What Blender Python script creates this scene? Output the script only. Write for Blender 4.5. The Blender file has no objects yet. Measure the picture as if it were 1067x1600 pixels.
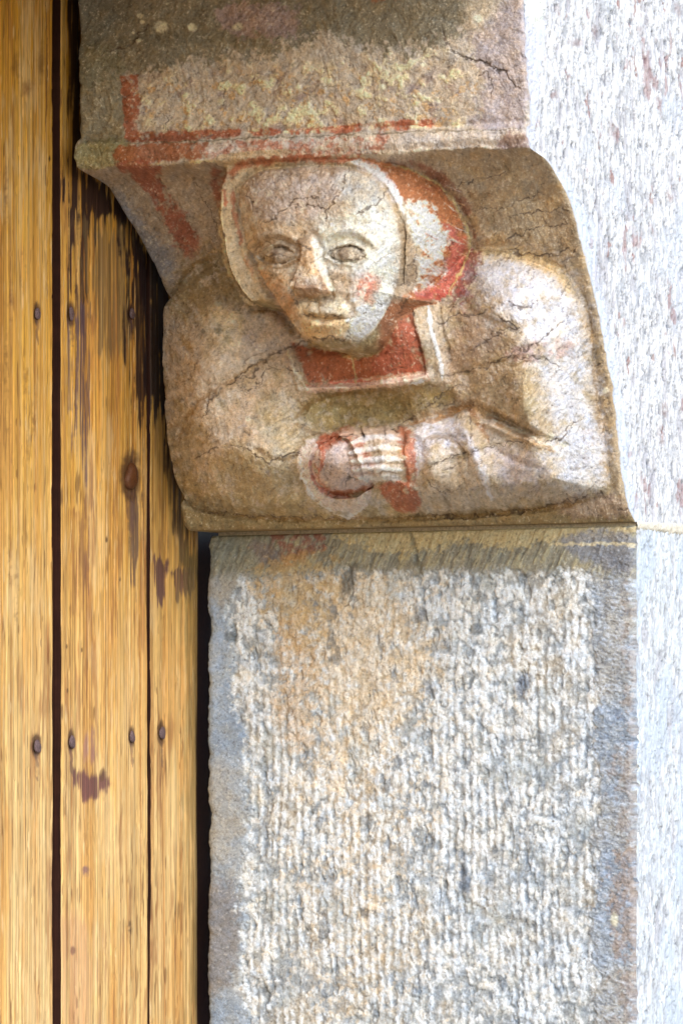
import bpy, math
import numpy as np

# ------------------------------------------------------------------ camera, world, sun
K = 0.0005                      # metres per unit: all shapes below are written in half millimetres
F = 9500.0                      # camera distance (units)
A0 = math.radians(28)
FX, FY = math.cos(A0), math.sin(A0)       # view direction
RX, RY = math.sin(A0), -math.cos(A0)      # image right
P0X, P0Y = -(992-533.5)*RX, -(992-533.5)*RY
EYE = 1.62                      # eye height (m)

S = bpy.context.scene
C = bpy.data.collections.new('scene'); S.collection.children.link(C)
cam_d = bpy.data.cameras.new('camera'); cam = bpy.data.objects.new('camera', cam_d); C.objects.link(cam)
cam.location = ((P0X-FX*F)*K, (P0Y-FY*F)*K, EYE)
cam.rotation_euler = (math.pi/2, 0, math.atan2(FY, FX)-math.pi/2)
cam_d.sensor_fit = 'HORIZONTAL'; cam_d.sensor_width = 36; cam_d.lens = 36*F/1067
cam_d.shift_y = (1260-800)/1067
cam_d.clip_start = 0.1; cam_d.clip_end = 500
S.camera = cam

SUN_EL, SUN_AZ = math.radians(36), math.radians(-129)   # azimuth of the direction TO the sun, from +X
w = bpy.data.worlds.new('World'); S.world = w; w.use_nodes = True
nt = w.node_tree; nt.nodes.clear()
sky = nt.nodes.new('ShaderNodeTexSky'); sky.sky_type = 'NISHITA'; sky.sun_disc = False
sky.sun_elevation = SUN_EL; sky.sun_rotation = math.pi/2 - SUN_AZ
sky.air_density = 1.0; sky.dust_density = 1.0; sky.ozone_density = 1.0
bg = nt.nodes.new('ShaderNodeBackground'); bg.inputs[1].default_value = 0.15
wo = nt.nodes.new('ShaderNodeOutputWorld')
nt.links.new(sky.outputs[0], bg.inputs[0]); nt.links.new(bg.outputs[0], wo.inputs[0])
sd = bpy.data.lights.new('sun', 'SUN'); sd.energy = 0.75; sd.angle = math.radians(45); sd.color = (1, .985, .97)
sun = bpy.data.objects.new('sun', sd); C.objects.link(sun)
ce = math.cos(SUN_EL)
from mathutils import Vector
dv = Vector((ce*math.cos(SUN_AZ), ce*math.sin(SUN_AZ), math.sin(SUN_EL)))
sun.rotation_euler = dv.to_track_quat('Z', 'Y').to_euler()
S.view_settings.view_transform = 'Standard'; S.view_settings.look = 'None'
S.view_settings.gamma = 1; S.view_settings.exposure = 1.25

# ------------------------------------------------------------------ maths helpers
def proj(x, y, z):
    dx, dy = x-P0X, y-P0Y
    dep = F + FX*dx + FY*dy
    return 533.5 + F*(RX*dx+RY*dy)/dep, 1260 - F*z/dep
def inv(px, py, h):              # picture position at height h above the reveal -> (y, z)
    x = -h; a = (px-533.5)/F; dx = x-P0X
    dy = (a*(F+FX*dx) - RX*dx)/(RY - a*FY)
    dep = F + FX*dx + FY*dy
    return P0Y+dy, (1260-py)*dep/F
def inv_y(px, py, y):            # picture position on the plane y -> (h, z)
    dy = y-P0Y; a = (px-533.5)/F
    dx = (a*(F+FY*dy) - RY*dy)/(RX - a*FX)
    dep = F + FX*dx + FY*dy
    return -(P0X+dx), (1260-py)*dep/F
def ss(a, b, x):
    t = np.clip((x-a)/(b-a), 0, 1); return t*t*(3-2*t)
TAB = np.random.RandomState(7).rand(256, 256).astype(np.float32)*2-1
def vn(x, y, seed=0):
    x = np.asarray(x, dtype=np.float64)+seed*17.37; y = np.asarray(y, dtype=np.float64)+seed*9.71
    xi = np.floor(x).astype(np.int64); yi = np.floor(y).astype(np.int64)
    fx = x-xi; fy = y-yi; fx = fx*fx*fx*(fx*(fx*6-15)+10); fy = fy*fy*fy*(fy*(fy*6-15)+10)
    x0 = xi & 255; x1 = (xi+1) & 255; y0 = (yi+seed*31) & 255; y1 = (yi+seed*31+1) & 255
    a = TAB[x0, y0]; b = TAB[x1, y0]; c = TAB[x0, y1]; d = TAB[x1, y1]
    return (a+(b-a)*fx)*(1-fy) + (c+(d-c)*fx)*fy
def fbm(x, y, sc, seed=0, o=4, g=.5):
    x = x/sc; y = y/sc; s = 0; am = 1; t = 0
    for i in range(o):
        ca, sa = math.cos(.6+i), math.sin(.6+i)
        s = s + am*vn(x*ca-y*sa, x*sa+y*ca, seed+i); t += am; am *= g; x = x*2.03; y = y*2.03
    return s/t
def ridged(x, y, sc, seed=0, o=3):
    s = 0; am = 1; t = 0; x = x/sc; y = y/sc
    for i in range(o):
        s = s + am*(1-np.abs(vn(x, y, seed+i)*1.7).clip(0, 1)); t += am; am *= .55; x = x*2.1+.3; y = y*2.1
    return s/t
def crom(pts, n=10, closed=False):
    P = np.array(pts, float); m = len(P)
    if closed: Q = np.vstack([P[-1], P, P[0], P[1]])
    else: Q = np.vstack([2*P[0]-P[1], P, 2*P[-1]-P[-2]])
    out = []
    for i in range(m if closed else m-1):
        p0, p1, p2, p3 = Q[i], Q[i+1], Q[i+2], Q[i+3]
        for k in range(n):
            t = k/n
            out.append(.5*((2*p1)+(p2-p0)*t+(2*p0-5*p1+4*p2-p3)*t*t+(3*p1-p0-3*p2+p3)*t**3))
    if not closed: out.append(P[-1])
    return np.array(out)
def seg_d(X, Y, P, closed=False):  # distance to a polyline, and position along it
    best = np.full(X.shape, 1e9); along = np.zeros(X.shape); n = len(P); m = n if closed else n-1
    for i in range(m):
        a = P[i]; b = P[(i+1) % n]; d = b-a; L = d@d+1e-9
        t = np.clip(((X-a[0])*d[0]+(Y-a[1])*d[1])/L, 0, 1)
        q = (X-a[0]-t*d[0])**2+(Y-a[1]-t*d[1])**2
        k = q < best; best = np.where(k, q, best); along = np.where(k, (i+t)/m, along)
    return np.sqrt(best), along
def inside(X, Y, P):
    r = np.zeros(X.shape, bool); n = len(P); j = n-1
    for i in range(n):
        xi, yi = P[i]; xj, yj = P[j]
        c = ((yi > Y) != (yj > Y)) & (X < (xj-xi)*(Y-yi)/(yj-yi+1e-12)+xi); r ^= c; j = i
    return r
def sdf(X, Y, P, margin=60):      # positive inside
    P = np.asarray(P, float); out = np.full(X.shape, -float(margin))
    m = (X > P[:, 0].min()-margin) & (X < P[:, 0].max()+margin) & (Y > P[:, 1].min()-margin) & (Y < P[:, 1].max()+margin)
    if m.any():
        x, y = X[m], Y[m]; d, _ = seg_d(x, y, P, True); out[m] = np.where(inside(x, y, P), d, -np.minimum(d, margin))
    return out
def smax(a, b, k):
    h = np.clip(.5+.5*(a-b)/k, 0, 1); return b+(a-b)*h+k*h*(1-h)
def rbf(pts, Yg, Zg, smooth=1.0):
    P = np.array([[*inv(p[0], p[1], p[2]), p[2]] for p in pts]); n = len(P)
    def U(r): return r*r*np.log(r+1e-9)
    sc = 100.; q = P[:, :2]/sc
    A = U(np.linalg.norm(q[:, None]-q[None], axis=2)) + smooth*.01*np.eye(n)
    B = np.hstack([np.ones((n, 1)), q]); M = np.block([[A, B], [B.T, np.zeros((3, 3))]])
    wv = np.linalg.solve(M, np.concatenate([P[:, 2], np.zeros(3)]))
    yc = np.linspace(Yg.min(), Yg.max(), 110); zc = np.linspace(Zg.min(), Zg.max(), 120)
    Zc, Yc = np.meshgrid(zc, yc, indexing='ij')
    v = wv[n]+wv[n+1]*Yc/sc+wv[n+2]*Zc/sc
    for i in range(n): v = v + wv[i]*U(np.hypot(Yc/sc-q[i, 0], Zc/sc-q[i, 1]))
    fy = (Yg-yc[0])/(yc[1]-yc[0]); fz = (Zg-zc[0])/(zc[1]-zc[0])
    iy = np.clip(fy.astype(int), 0, 108); iz = np.clip(fz.astype(int), 0, 118); fy = fy-iy; fz = fz-iz
    fy = fy; fz = fz
    return (v[iz, iy]*(1-fy)+v[iz, iy+1]*fy)*(1-fz)+(v[iz+1, iy]*(1-fy)+v[iz+1, iy+1]*fy)*fz
def lin(rgb):
    c = np.array(rgb, float)/255.; return np.where(c <= .04045, c/12.92, ((c+.055)/1.055)**2.4)
def blur(a, n=1):
    for _ in range(n):
        b = np.pad(a, 1, mode='edge')
        a = (b[:-2, 1:-1]+b[2:, 1:-1]+b[1:-1, :-2]+b[1:-1, 2:]+4*b[1:-1, 1:-1])/8
    return a

class Paint:                     # colour of the stone itself (pigment, wash, lichen, veins) and fine relief
    def __init__(s, X, Y, base):
        s.X, s.Y = X, Y; s.col = np.empty(X.shape+(3,)); s.col[:] = lin(base); s.dis = np.zeros(X.shape)
        s.n1 = fbm(X, Y, 26, 3, 5, .62); s.n2 = fbm(X, Y, 7, 11, 3, .6); s.n3 = fbm(X, Y, 90, 5, 4)
        s.st = fbm(X*1.0-Y*.25, Y*.12+X*.03, 3.2, 21, 3, .6)      # near-vertical strokes
    def put(s, m, rgb, a=1):
        m = np.clip(m*a, 0, 1)[..., None]; s.col = s.col*(1-m)+lin(rgb)*m
    def win(s, x0, x1, y0, y1):
        return (s.X > x0) & (s.X < x1) & (s.Y > y0) & (s.Y < y1)
    def puts(s, idx, m, rgb, a=1):
        m = np.clip(m*a, 0, 1)[:, None]; s.col[idx] = s.col[idx]*(1-m)+lin(rgb)*m
    def blob(s, x, y, rx, ry, rgb, a=1, rot=0, soft=.35, na=.5, brk=0, nz=1):
        R = max(rx, ry)*(1.6+na); i = s.win(x-R, x+R, y-R, y+R)
        if not i.any(): return
        c, q = math.cos(math.radians(rot)), math.sin(math.radians(rot)); dx, dy = s.X[i]-x, s.Y[i]-y
        d = np.hypot((dx*c+dy*q)/rx, (-dx*q+dy*c)/ry)
        d = d + na*(s.n1[i]*1.2+s.n2[i]*.5)
        m = 1-ss(1-soft, 1+soft, d)
        if brk: m = m*ss(brk-.35, brk+.2, .5+s.n2[i]*.55+s.n1[i]*.45)
        s.puts(i, m, rgb, a)
    def poly(s, P, rgb, a=1, f=4, na=4, brk=0, smooth=True):
        P = crom(P, 6, True) if smooth else np.array(P, float)
        i = s.win(P[:, 0].min()-15, P[:, 0].max()+15, P[:, 1].min()-15, P[:, 1].max()+15)
        if not i.any(): return
        d = sdf(s.X[i], s.Y[i], P, 40) + na*(s.n1[i]+s.n2[i])
        m = ss(-f, f, d)
        if brk: m = m*ss(brk-.3, brk+.25, .5+s.n2[i]*.6+s.n1[i]*.5)
        s.puts(i, m, rgb, a)
    def stroke(s, P, wd, rgb=None, a=1, dis=0, na=.4, jit=2.5, brk=0, sm=8, dw=None):
        P = crom(P, sm) if len(P) > 2 else np.array(P, float); R = wd*3+10
        i = s.win(P[:, 0].min()-R, P[:, 0].max()+R, P[:, 1].min()-R, P[:, 1].max()+R)
        if not i.any(): return
        X, Y = s.X[i], s.Y[i]; jx = vn(X/9, Y/9, 40)*jit+vn(X/3.5, Y/3.5, 41)*jit*.45; jy = vn(X/9, Y/9, 42)*jit+vn(X/3.5, Y/3.5, 43)*jit*.45
        d, t = seg_d(X+jx, Y+jy, P); wv = wd*(1+na*s.n2[i]*1.5)*(.35+.65*np.clip(np.minimum(t, 1-t)*6, 0, 1))
        if rgb is not None:
            m = 1-ss(.35, 1, d/np.maximum(wv, .3))
            if brk: m = m*ss(brk-.3, brk+.25, .5+s.n1[i]*.9)
            s.puts(i, m, rgb, a)
        if dis: s.dis[i] += dis*np.exp(-(d/((dw or wd)*.75))**2)*(.4+.6*np.clip(np.minimum(t, 1-t)*6, 0, 1))

# ------------------------------------------------------------------ object helpers
def tag(o, **k):
    for a, b in k.items(): o[a] = b
def empty(name, loc, **k):
    o = bpy.data.objects.new(name, None); o.location = loc; o.empty_display_size = .05; C.objects.link(o); tag(o, **k); return o
def mesh_obj(name, V, Fc, mat, parent=None, col=None, nrm=None, **k):
    V = np.asarray(V, np.float32); Fc = np.asarray(Fc, np.int32)
    me = bpy.data.meshes.new(name); me.vertices.add(len(V)); me.vertices.foreach_set('co', V.ravel())
    n = len(Fc); q = Fc.shape[1]
    me.loops.add(n*q); me.loops.foreach_set('vertex_index', Fc.ravel())
    me.polygons.add(n); me.polygons.foreach_set('loop_start', np.arange(0, n*q, q, dtype=np.int32))
    me.polygons.foreach_set('loop_total', np.full(n, q, np.int32)); me.update(calc_edges=True); me.validate()
    me.polygons.foreach_set('use_smooth', np.full(n, n > 6))
    if col is not None:
        at = me.color_attributes.new('paint', 'FLOAT_COLOR', 'POINT')
        c4 = np.ones((len(V), 4), np.float32); c4[:, :3] = col; at.data.foreach_set('color', c4.ravel())
    if nrm is not None: me.normals_split_custom_set_from_vertices(nrm.astype(np.float32))
    me.materials.append(mat); o = bpy.data.objects.new(name, me); C.objects.link(o)
    if parent: o.parent = parent; o.matrix_parent_inverse.identity(); o.location = [-c for c in root_loc(parent)]
    tag(o, **k); return o
def root_loc(p):
    l = Vector(p.location)
    while p.parent: p = p.parent; l += Vector(p.location)
    return l
def grid_faces(r, c, flip=False):
    a = np.arange(r*c).reshape(r, c); f = np.stack([a[:-1, :-1], a[:-1, 1:], a[1:, 1:], a[1:, :-1]], -1).reshape(-1, 4)
    return f[:, ::-1] if flip else f
def W(x, y, z): return np.stack([x*K, y*K, z*K+EYE], -1)
def grid_normals(P, flip=False):
    dr = np.gradient(P, axis=0); dc = np.gradient(P, axis=1); n = np.cross(dc, dr)
    if flip: n = -n
    return n/(np.linalg.norm(n, axis=-1, keepdims=True)+1e-20)

def stone_mat(name, sc=1.0, bump=.5, var=.25, rough=.82, fine=1.0):
    m = bpy.data.materials.new(name); m.use_nodes = True; N = m.node_tree.nodes; L = m.node_tree.links
    b = N['Principled BSDF']; b.inputs['Roughness'].default_value = rough; b.inputs['Specular IOR Level'].default_value = .3
    at = N.new('ShaderNodeAttribute'); at.attribute_name = 'paint'
    tc = N.new('ShaderNodeTexCoord')
    def noise(s, d=5, r=.6, vec=None):
        n = N.new('ShaderNodeTexNoise'); n.inputs['Scale'].default_value = s; n.inputs['Detail'].default_value = d; n.inputs['Roughness'].default_value = r
        L.new(vec or tc.outputs['Object'], n.inputs['Vector']); return n
    n1 = noise(420*sc, 4, .7); n2 = noise(1500*sc, 3, .6)
    mr = N.new('ShaderNodeMapRange'); mr.inputs[1].default_value = .28; mr.inputs[2].default_value = .72; mr.inputs[3].default_value = 1-var; mr.inputs[4].default_value = 1+var
    ad = N.new('ShaderNodeMath'); ad.operation = 'MULTIPLY_ADD'; ad.inputs[1].default_value = .5; L.new(n1.outputs[0], ad.inputs[0])
    h = N.new('ShaderNodeMath'); h.operation = 'MULTIPLY'; h.inputs[1].default_value = .5; L.new(n2.outputs[0], h.inputs[0]); L.new(h.outputs[0], ad.inputs[2])
    L.new(ad.outputs[0], mr.inputs[0])
    mu = N.new('ShaderNodeVectorMath'); mu.operation = 'SCALE'; L.new(at.outputs['Color'], mu.inputs[0]); L.new(mr.outputs[0], mu.inputs['Scale'])
    L.new(mu.outputs[0], b.inputs['Base Color'])
    bp = N.new('ShaderNodeBump'); bp.inputs['Strength'].default_value = bump; bp.inputs['Distance'].default_value = .0012*fine
    L.new(ad.outputs[0], bp.inputs['Height']); L.new(bp.outputs[0], b.inputs['Normal'])
    return m
M_st = stone_mat('weathered_stone', 1, .8, .42); M_pill = stone_mat('pecked_stone', 1, .7, .32); M_front = stone_mat('whitewashed_stone', 1, .4, .08)
def flat_mat(name, rgb, rough=.8, sc=300, var=.3, bump=.3, metal=0):
    m = bpy.data.materials.new(name); m.use_nodes = True; N = m.node_tree.nodes; L = m.node_tree.links
    b = N['Principled BSDF']; b.inputs['Roughness'].default_value = rough; b.inputs['Metallic'].default_value = metal
    b.inputs['Specular IOR Level'].default_value = .3
    tc = N.new('ShaderNodeTexCoord'); n = N.new('ShaderNodeTexNoise'); n.inputs['Scale'].default_value = sc; n.inputs['Detail'].default_value = 6; n.inputs['Roughness'].default_value = .65
    L.new(tc.outputs['Object'], n.inputs['Vector']); cr = N.new('ShaderNodeValToRGB'); c = lin(rgb)
    cr.color_ramp.elements[0].position = .3; cr.color_ramp.elements[1].position = .7
    cr.color_ramp.elements[0].color = (*(c*(1-var)), 1); cr.color_ramp.elements[1].color = (*np.minimum(c*(1+var), 1), 1)
    L.new(n.outputs[0], cr.inputs[0]); L.new(cr.outputs[0], b.inputs['Base Color'])
    bp = N.new('ShaderNodeBump'); bp.inputs['Strength'].default_value = bump; bp.inputs['Distance'].default_value = .001
    L.new(n.outputs[0], bp.inputs['Height']); L.new(bp.outputs[0], b.inputs['Normal']); return m

D = 764.0                        # depth of the door reveal
# ------------------------------------------------------------------ THE CARVED CORBEL
ZT = inv(500, -75, 400)[1]; ZB = inv(600, 822, 60)[1]
NR, NCF, NC = 880, 1100, 860
zz = np.linspace(ZT, ZB, NR); yy = np.linspace(0, D, NCF)
Z, Y = np.meshgrid(zz, yy, indexing='ij')
def prof(pts, y):
    q = np.array([inv_y(px, py, y) for px, py in pts]); q = q[np.argsort(q[:, 1])]; return np.interp(zz, q[:, 1], q[:, 0])
hr = prof([(806, -80), (808, 0), (812, 100), (818, 190), (822, 212), (829, 234), (850, 262), (875, 302), (893, 345), (905, 385), (918, 430), (929, 475), (938, 520), (946, 565), (953, 605), (959, 650), (962, 690), (968, 740), (976, 785), (984, 808), (984, 830)], 0)
hl = prof([(112, -80), (112, 0), (117, 60), (112, 78), (114, 130), (113, 200), (117, 250), (122, 262), (137, 274), (156, 292), (180, 330), (207, 368), (233, 410), (252, 448), (262, 466), (254, 500), (253, 560), (257, 620), (262, 680), (268, 730), (278, 762), (279, 790), (284, 815), (287, 832)], D)
kern = np.hanning(13); kern /= kern.sum()
hr = np.convolve(np.pad(hr, 6, 'edge'), kern, 'valid'); hl = np.convolve(np.pad(hl, 6, 'edge'), kern, 'valid')
t = Y/D
ts = t + .10*np.sin(np.pi*t)*0
base = hr[:, None]*(1-ts)+hl[:, None]*ts
# slightly hollow, hand-cut slab and cavetto
base = base + fbm(Y, Z, 210, 2, 3)*9*np.sin(np.pi*t)
def zline(ptl, ptr, h): # straight arris between two picture points
    (y1, z1), (y2, z2) = inv(*ptl, h[0]), inv(*ptr, h[1]); return z1+(Y-y1)/(y2-y1)*(z2-z1)
z_up = zline((190, 214), (815, 196), (440, 365)) + 3*fbm(Y, Z*0, 60, 8)
z_lo = zline((190, 258), (822, 232), (440, 350)) + 4*fbm(Y, Z*0, 50, 9)
H = base.copy()
# slab face stands back of the moulding band; a quirk above it, the band rolls under
u = (Z-z_lo)/(z_up-z_lo)
H = H - 15*ss(.85, 1.25, u)
H = H - 7*np.exp(-((u-1.05)/.16)**2)
H = H + 9*np.exp(-((u-.28)/.42)**2)
H = H + 5*np.exp(-((u-.0)/.12)**2)
H = H - 26*ss(.02, -.35, u)*ss(-4.5, -.3, u)
baseH = H.copy()
def hb(px, py):                  # height of the plain block under a picture point
    h = 250.
    for _ in range(12):
        y, z = inv(px, py, h); iy = int(np.clip(y/D*(NCF-1), 0, NCF-1)); iz = int(np.clip((ZT-z)/(ZT-ZB)*(NR-1), 0, NR-1)); h = .5*h+.5*baseH[iz, iy]
    return h
def yz(pts):                     # (px,py[,h]) -> (y,z); missing h = on the block
    return np.array([inv(p[0], p[1], p[2] if len(p) > 2 else hb(p[0], p[1])) for p in pts])

# --- body
body_ctl = [(258, 520, 160), (256, 600, 155), (262, 700, 145), (285, 770, 118), (290, 440, 190), (330, 415, 205), (300, 500, 205), (350, 470, 236), (345, 540, 254), (340, 620, 256), (330, 700, 244), (340, 765, 190),
            (420, 430, 212), (430, 500, 218), (440, 560, 222), (430, 640, 240), (420, 700, 262), (430, 765, 205), (400, 800, 132),
            (480, 540, 236), (480, 600, 226), (560, 562, 256), (620, 500, 292), (600, 540, 276), (600, 600, 236), (560, 625, 188), (520, 650, 180), (610, 650, 176), (520, 700, 246), (560, 695, 238), (600, 700, 234), (560, 745, 232), (610, 745, 228), (560, 800, 118), (500, 790, 130), (640, 800, 110),
            (650, 500, 262), (660, 560, 244), (680, 600, 222), (690, 480, 222), (700, 540, 234), (720, 420, 215), (760, 400, 208), (830, 410, 190), (780, 450, 245), (840, 460, 235), (880, 460, 180), (800, 530, 258), (870, 540, 225), (905, 540, 170), (915, 620, 165), (880, 620, 228), (800, 610, 252), (720, 620, 215),
            (700, 650, 205), (760, 660, 222), (820, 680, 232), (880, 690, 220), (925, 690, 150), (930, 750, 120), (880, 740, 190), (800, 730, 225), (740, 720, 235), (680, 700, 235), (650, 740, 228), (720, 770, 208), (800, 775, 186), (880, 772, 152), (700, 800, 140), (800, 795, 120), (925, 780, 90)]
body = rbf(body_ctl, Y, Z, 1.5)
outline = [(250, 475, 140), (262, 463, 150), (285, 432), (315, 405), (345, 392), (400, 380), (560, 380), (700, 392), (722, 385), (748, 386), (785, 386), (830, 398), (868, 415), (895, 440), (912, 475), (922, 520), (928, 570), (933, 630), (940, 685), (944, 720), (950, 765), (925, 781), (860, 790), (780, 797), (700, 804), (600, 810), (480, 813), (390, 808), (330, 796), (290, 778), (262, 765, 100), (215, 740, 90), (190, 600, 100), (200, 500, 100)]
ob = yz(outline)
d = sdf(Y, Z, crom(ob, 5, True), 120)
d = d + 3*fbm(Y, Z, 40, 12)
edge = np.sqrt(np.clip(1-(1-np.clip(d/34, 0, 1))**2, 0, 1))
edge_b = ss(0, 26, d)
low = ss(0, 60, Z-inv(600, 760, 150)[1])
edge = edge*low+edge_b*(1-low)
topf = ss(inv(600, 450, 200)[1], inv(600, 395, 200)[1], Z)   # shoulders die into the cavetto
body = 212+(body-212)*np.where(body > 212, 1.22, 1.08)
bodyH = np.maximum(body, base-10)
H = H + (np.maximum(bodyH, H+2)-H)*edge
H = H - 5*np.exp(-((d+2)/7)**2)
# bottom ledge rounding
zb0 = Z-ZB
H = H - 16*(1-np.sqrt(np.clip(1-(1-np.clip(zb0/14, 0, 1))**2, 0, 1)))

def scr():
    return proj(-H, Y, Z)
def add_stroke(pts, wd, amp, taper=True, prof='g', asym=0, jit=1.5):
    global H
    X, Yp = SX, SY; P = crom(pts, 8) if len(pts) > 2 else np.array(pts, float); R = wd*3.2
    i = (X > P[:, 0].min()-R) & (X < P[:, 0].max()+R) & (Yp > P[:, 1].min()-R) & (Yp < P[:, 1].max()+R)
    if not i.any(): return
    x, y = X[i]+vn(X[i]/14, Yp[i]/14, 60)*jit, Yp[i]+vn(X[i]/14, Yp[i]/14, 61)*jit
    dd, tt = seg_d(x, y, P); tp = np.clip(np.minimum(tt, 1-tt)*5+.15, 0, 1) if taper else 1
    H[i] += amp*np.exp(-(dd/wd)**2)*tp
def add_poly(pts, amp, f, smooth=True):     # plateau with soft shoulders of width f inside the outline
    global H
    P = crom(pts, 6, True) if smooth else np.array(pts, float)
    i = (SX > P[:, 0].min()-f) & (SX < P[:, 0].max()+f) & (SY > P[:, 1].min()-f) & (SY < P[:, 1].max()+f)
    dd = sdf(SX[i], SY[i], P, f+5); H[i] += amp*ss(-f*.3, f, dd)
def add_dome(cx, cy, rx, ry, amp, rot=0, p=1.0):
    global H
    c, s_ = math.cos(math.radians(rot)), math.sin(math.radians(rot)); dx, dy = SX-cx, SY-cy
    q = ((dx*c+dy*s_)/rx)**2+((-dx*s_+dy*c)/ry)**2
    H = H + amp*np.clip(1-q, 0, 1)**p

SX, SY = scr()
# drapery: chest pocket between the arms, sleeve folds, creases
add_poly([(482, 630), (520, 616), (580, 612), (640, 606), (690, 600), (715, 622), (700, 642), (650, 655), (622, 668), (560, 668), (530, 676), (505, 664), (480, 652)], -22, 16)
add_stroke([(455, 622), (478, 648), (505, 665), (535, 680)], 9, -16)
add_stroke([(470, 640), (500, 690)], 16, 10)
add_stroke([(480, 628), (540, 640), (600, 636), (650, 615)], 9, -6)
add_stroke([(478, 645), (530, 652), (585, 655)], 6, 5)
add_stroke([(612, 668), (660, 652), (710, 640), (736, 628)], 8, -27)
add_stroke([(734, 632), (775, 655), (820, 676), (862, 693), (890, 700)], 8, -30)
add_stroke([(745, 655), (790, 672), (835, 690), (866, 702)], 7, 15)
add_stroke([(718, 650), (742, 690), (762, 740), (775, 785)], 15, 16)
add_stroke([(690, 688), (708, 740), (728, 785)], 15, -13)
add_stroke([(765, 690), (790, 740), (800, 775)], 17, -12)
add_stroke([(880, 700), (905, 735), (935, 760)], 12, -9)
add_stroke([(640, 668), (672, 690), (678, 740), (668, 785)], 14, 12)
add_stroke([(735, 640), (728, 600), (700, 560), (690, 520)], 13, -9)
add_stroke([(360, 500), (440, 520), (520, 540)], 26, -7)
add_stroke([(400, 560), (460, 600), (500, 640)], 24, 10)
add_stroke([(300, 480), (285, 560), (300, 660)], 30, 7)
add_stroke([(330, 730), (400, 760), (470, 770)], 16, -7)
add_stroke([(350, 800), (420, 790), (470, 800)], 14, 8)
add_stroke([(700, 440), (735, 500), (750, 570)], 22, 8)
add_stroke([(642, 470), (655, 530), (671, 590)], 4, -5)
add_stroke([(458, 655), (470, 642), (487, 630), (515, 618), (545, 612)], 4, -8)
add_stroke([(462, 662), (490, 672), (512, 684), (530, 684)], 4, -8); add_stroke([(455, 668), (480, 684), (500, 692)], 6, 6)
add_stroke([(262, 745), (276, 772), (300, 790), (350, 802), (450, 811), (560, 812), (700, 806), (800, 799), (870, 791), (935, 776)], 4.5, -9)
add_stroke([(352, 398), (372, 440), (400, 470), (430, 490), (450, 520)], 8, -10)
add_stroke([(286, 470), (300, 430), (330, 405)], 10, -6)
add_stroke([(280, 690), (300, 640), (330, 606), (372, 586), (420, 560)], 7, -7); add_stroke([(285, 705), (310, 655), (345, 620), (390, 598)], 9, 6)
add_stroke([(395, 700), (430, 718), (470, 712)], 5, -6)
add_stroke([(860, 700), (890, 660), (915, 640)], 5, -4); add_stroke([(690, 590), (740, 578), (800, 556), (850, 530)], 4, -4)
add_stroke([(720, 470), (760, 500), (812, 520)], 6, -6); add_stroke([(780, 562), (812, 552), (850, 556), (870, 568)], 4, 5); add_stroke([(790, 575), (820, 566), (850, 570)], 3, -4)
add_stroke([(650, 690), (690, 680), (718, 700), (730, 740)], 5, -7); add_stroke([(655, 740), (700, 720), (760, 700)], 4, -4)
add_stroke([(766, 700), (800, 720), (850, 735)], 5, -5); add_stroke([(640, 785), (700, 775), (760, 772)], 6, -5)
add_stroke([(668, 468), (676, 520), (692, 592)], 4.5, 5)
add_stroke([(680, 468), (689, 520), (703, 588)], 5, -6)
# neckline: red field lies back behind its raised border
add_poly([(450, 535), (560, 500), (640, 475), (668, 588), (560, 604), (478, 606)], -14, 8, False)
add_stroke([(452, 540), (464, 575), (477, 606)], 5, 9)
add_stroke([(477, 609), (560, 606), (620, 600), (668, 590)], 7, 12, False)
add_stroke([(477, 625), (560, 620), (620, 614), (680, 604)], 7, -7)
add_stroke([(550, 560), (556, 600)], 3.5, -6, False)
add_stroke([(640, 478), (655, 530), (668, 588)], 4, 3)

# --- cuffs and hands
SX, SY = scr()
add_poly([(480, 688), (500, 676), (540, 670), (580, 700), (582, 760), (576, 782), (562, 797), (545, 806), (520, 800), (498, 784), (478, 758), (468, 722)], 22, 7)
add_poly([(500, 700), (530, 684), (570, 690), (585, 745), (572, 774), (540, 780), (512, 773), (496, 745)], -30, 5)
add_poly([(596, 756), (630, 750), (652, 762), (655, 796), (622, 797), (606, 780)], 14, 6)
add_stroke([(640, 672), (634, 720), (645, 765), (655, 794)], 7, 9)
SX, SY = scr()
add_poly([(502, 714), (517, 690), (540, 676), (575, 668), (610, 670), (622, 680), (626, 748), (590, 754), (570, 768), (520, 768), (502, 745)], 40, 11)
add_dome(532, 728, 44, 46, 10)
add_stroke([(630, 674), (628, 715), (636, 760)], 4, -8)
SX, SY = scr()
fing = [[(546, 693), (575, 684), (604, 682), (624, 686)], [(545, 707), (575, 701), (604, 699), (627, 702)], [(547, 721), (575, 718), (606, 716), (629, 718)], [(552, 735), (580, 733), (606, 732), (629, 734)], [(560, 747), (585, 747), (606, 746), (626, 747)]]
for k, p in enumerate(fing): add_stroke(p, 6.5 if k < 4 else 5.5, 6, False, jit=.8)
for k in range(4):
    a, b = fing[k], fing[k+1]
    add_stroke([((a[q][0]+b[q][0])/2, (a[q][1]+b[q][1])/2) for q in range(4)], 2.2, -2, False, jit=.8)
add_stroke([(538, 684), (545, 674), (556, 671)], 7, 11, False); add_stroke([(572, 674), (584, 669), (596, 671)], 6, 10, False); add_stroke([(604, 673), (614, 675)], 5, 8, False)
add_stroke([(563, 668), (568, 680)], 3, -12, False); add_stroke([(600, 668), (601, 680)], 2.6, -9, False)
add_stroke([(545, 690), (543, 715), (550, 745), (562, 757)], 3.5, -5)
add_stroke([(518, 700), (512, 690), (530, 680)], 4, -8)

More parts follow.
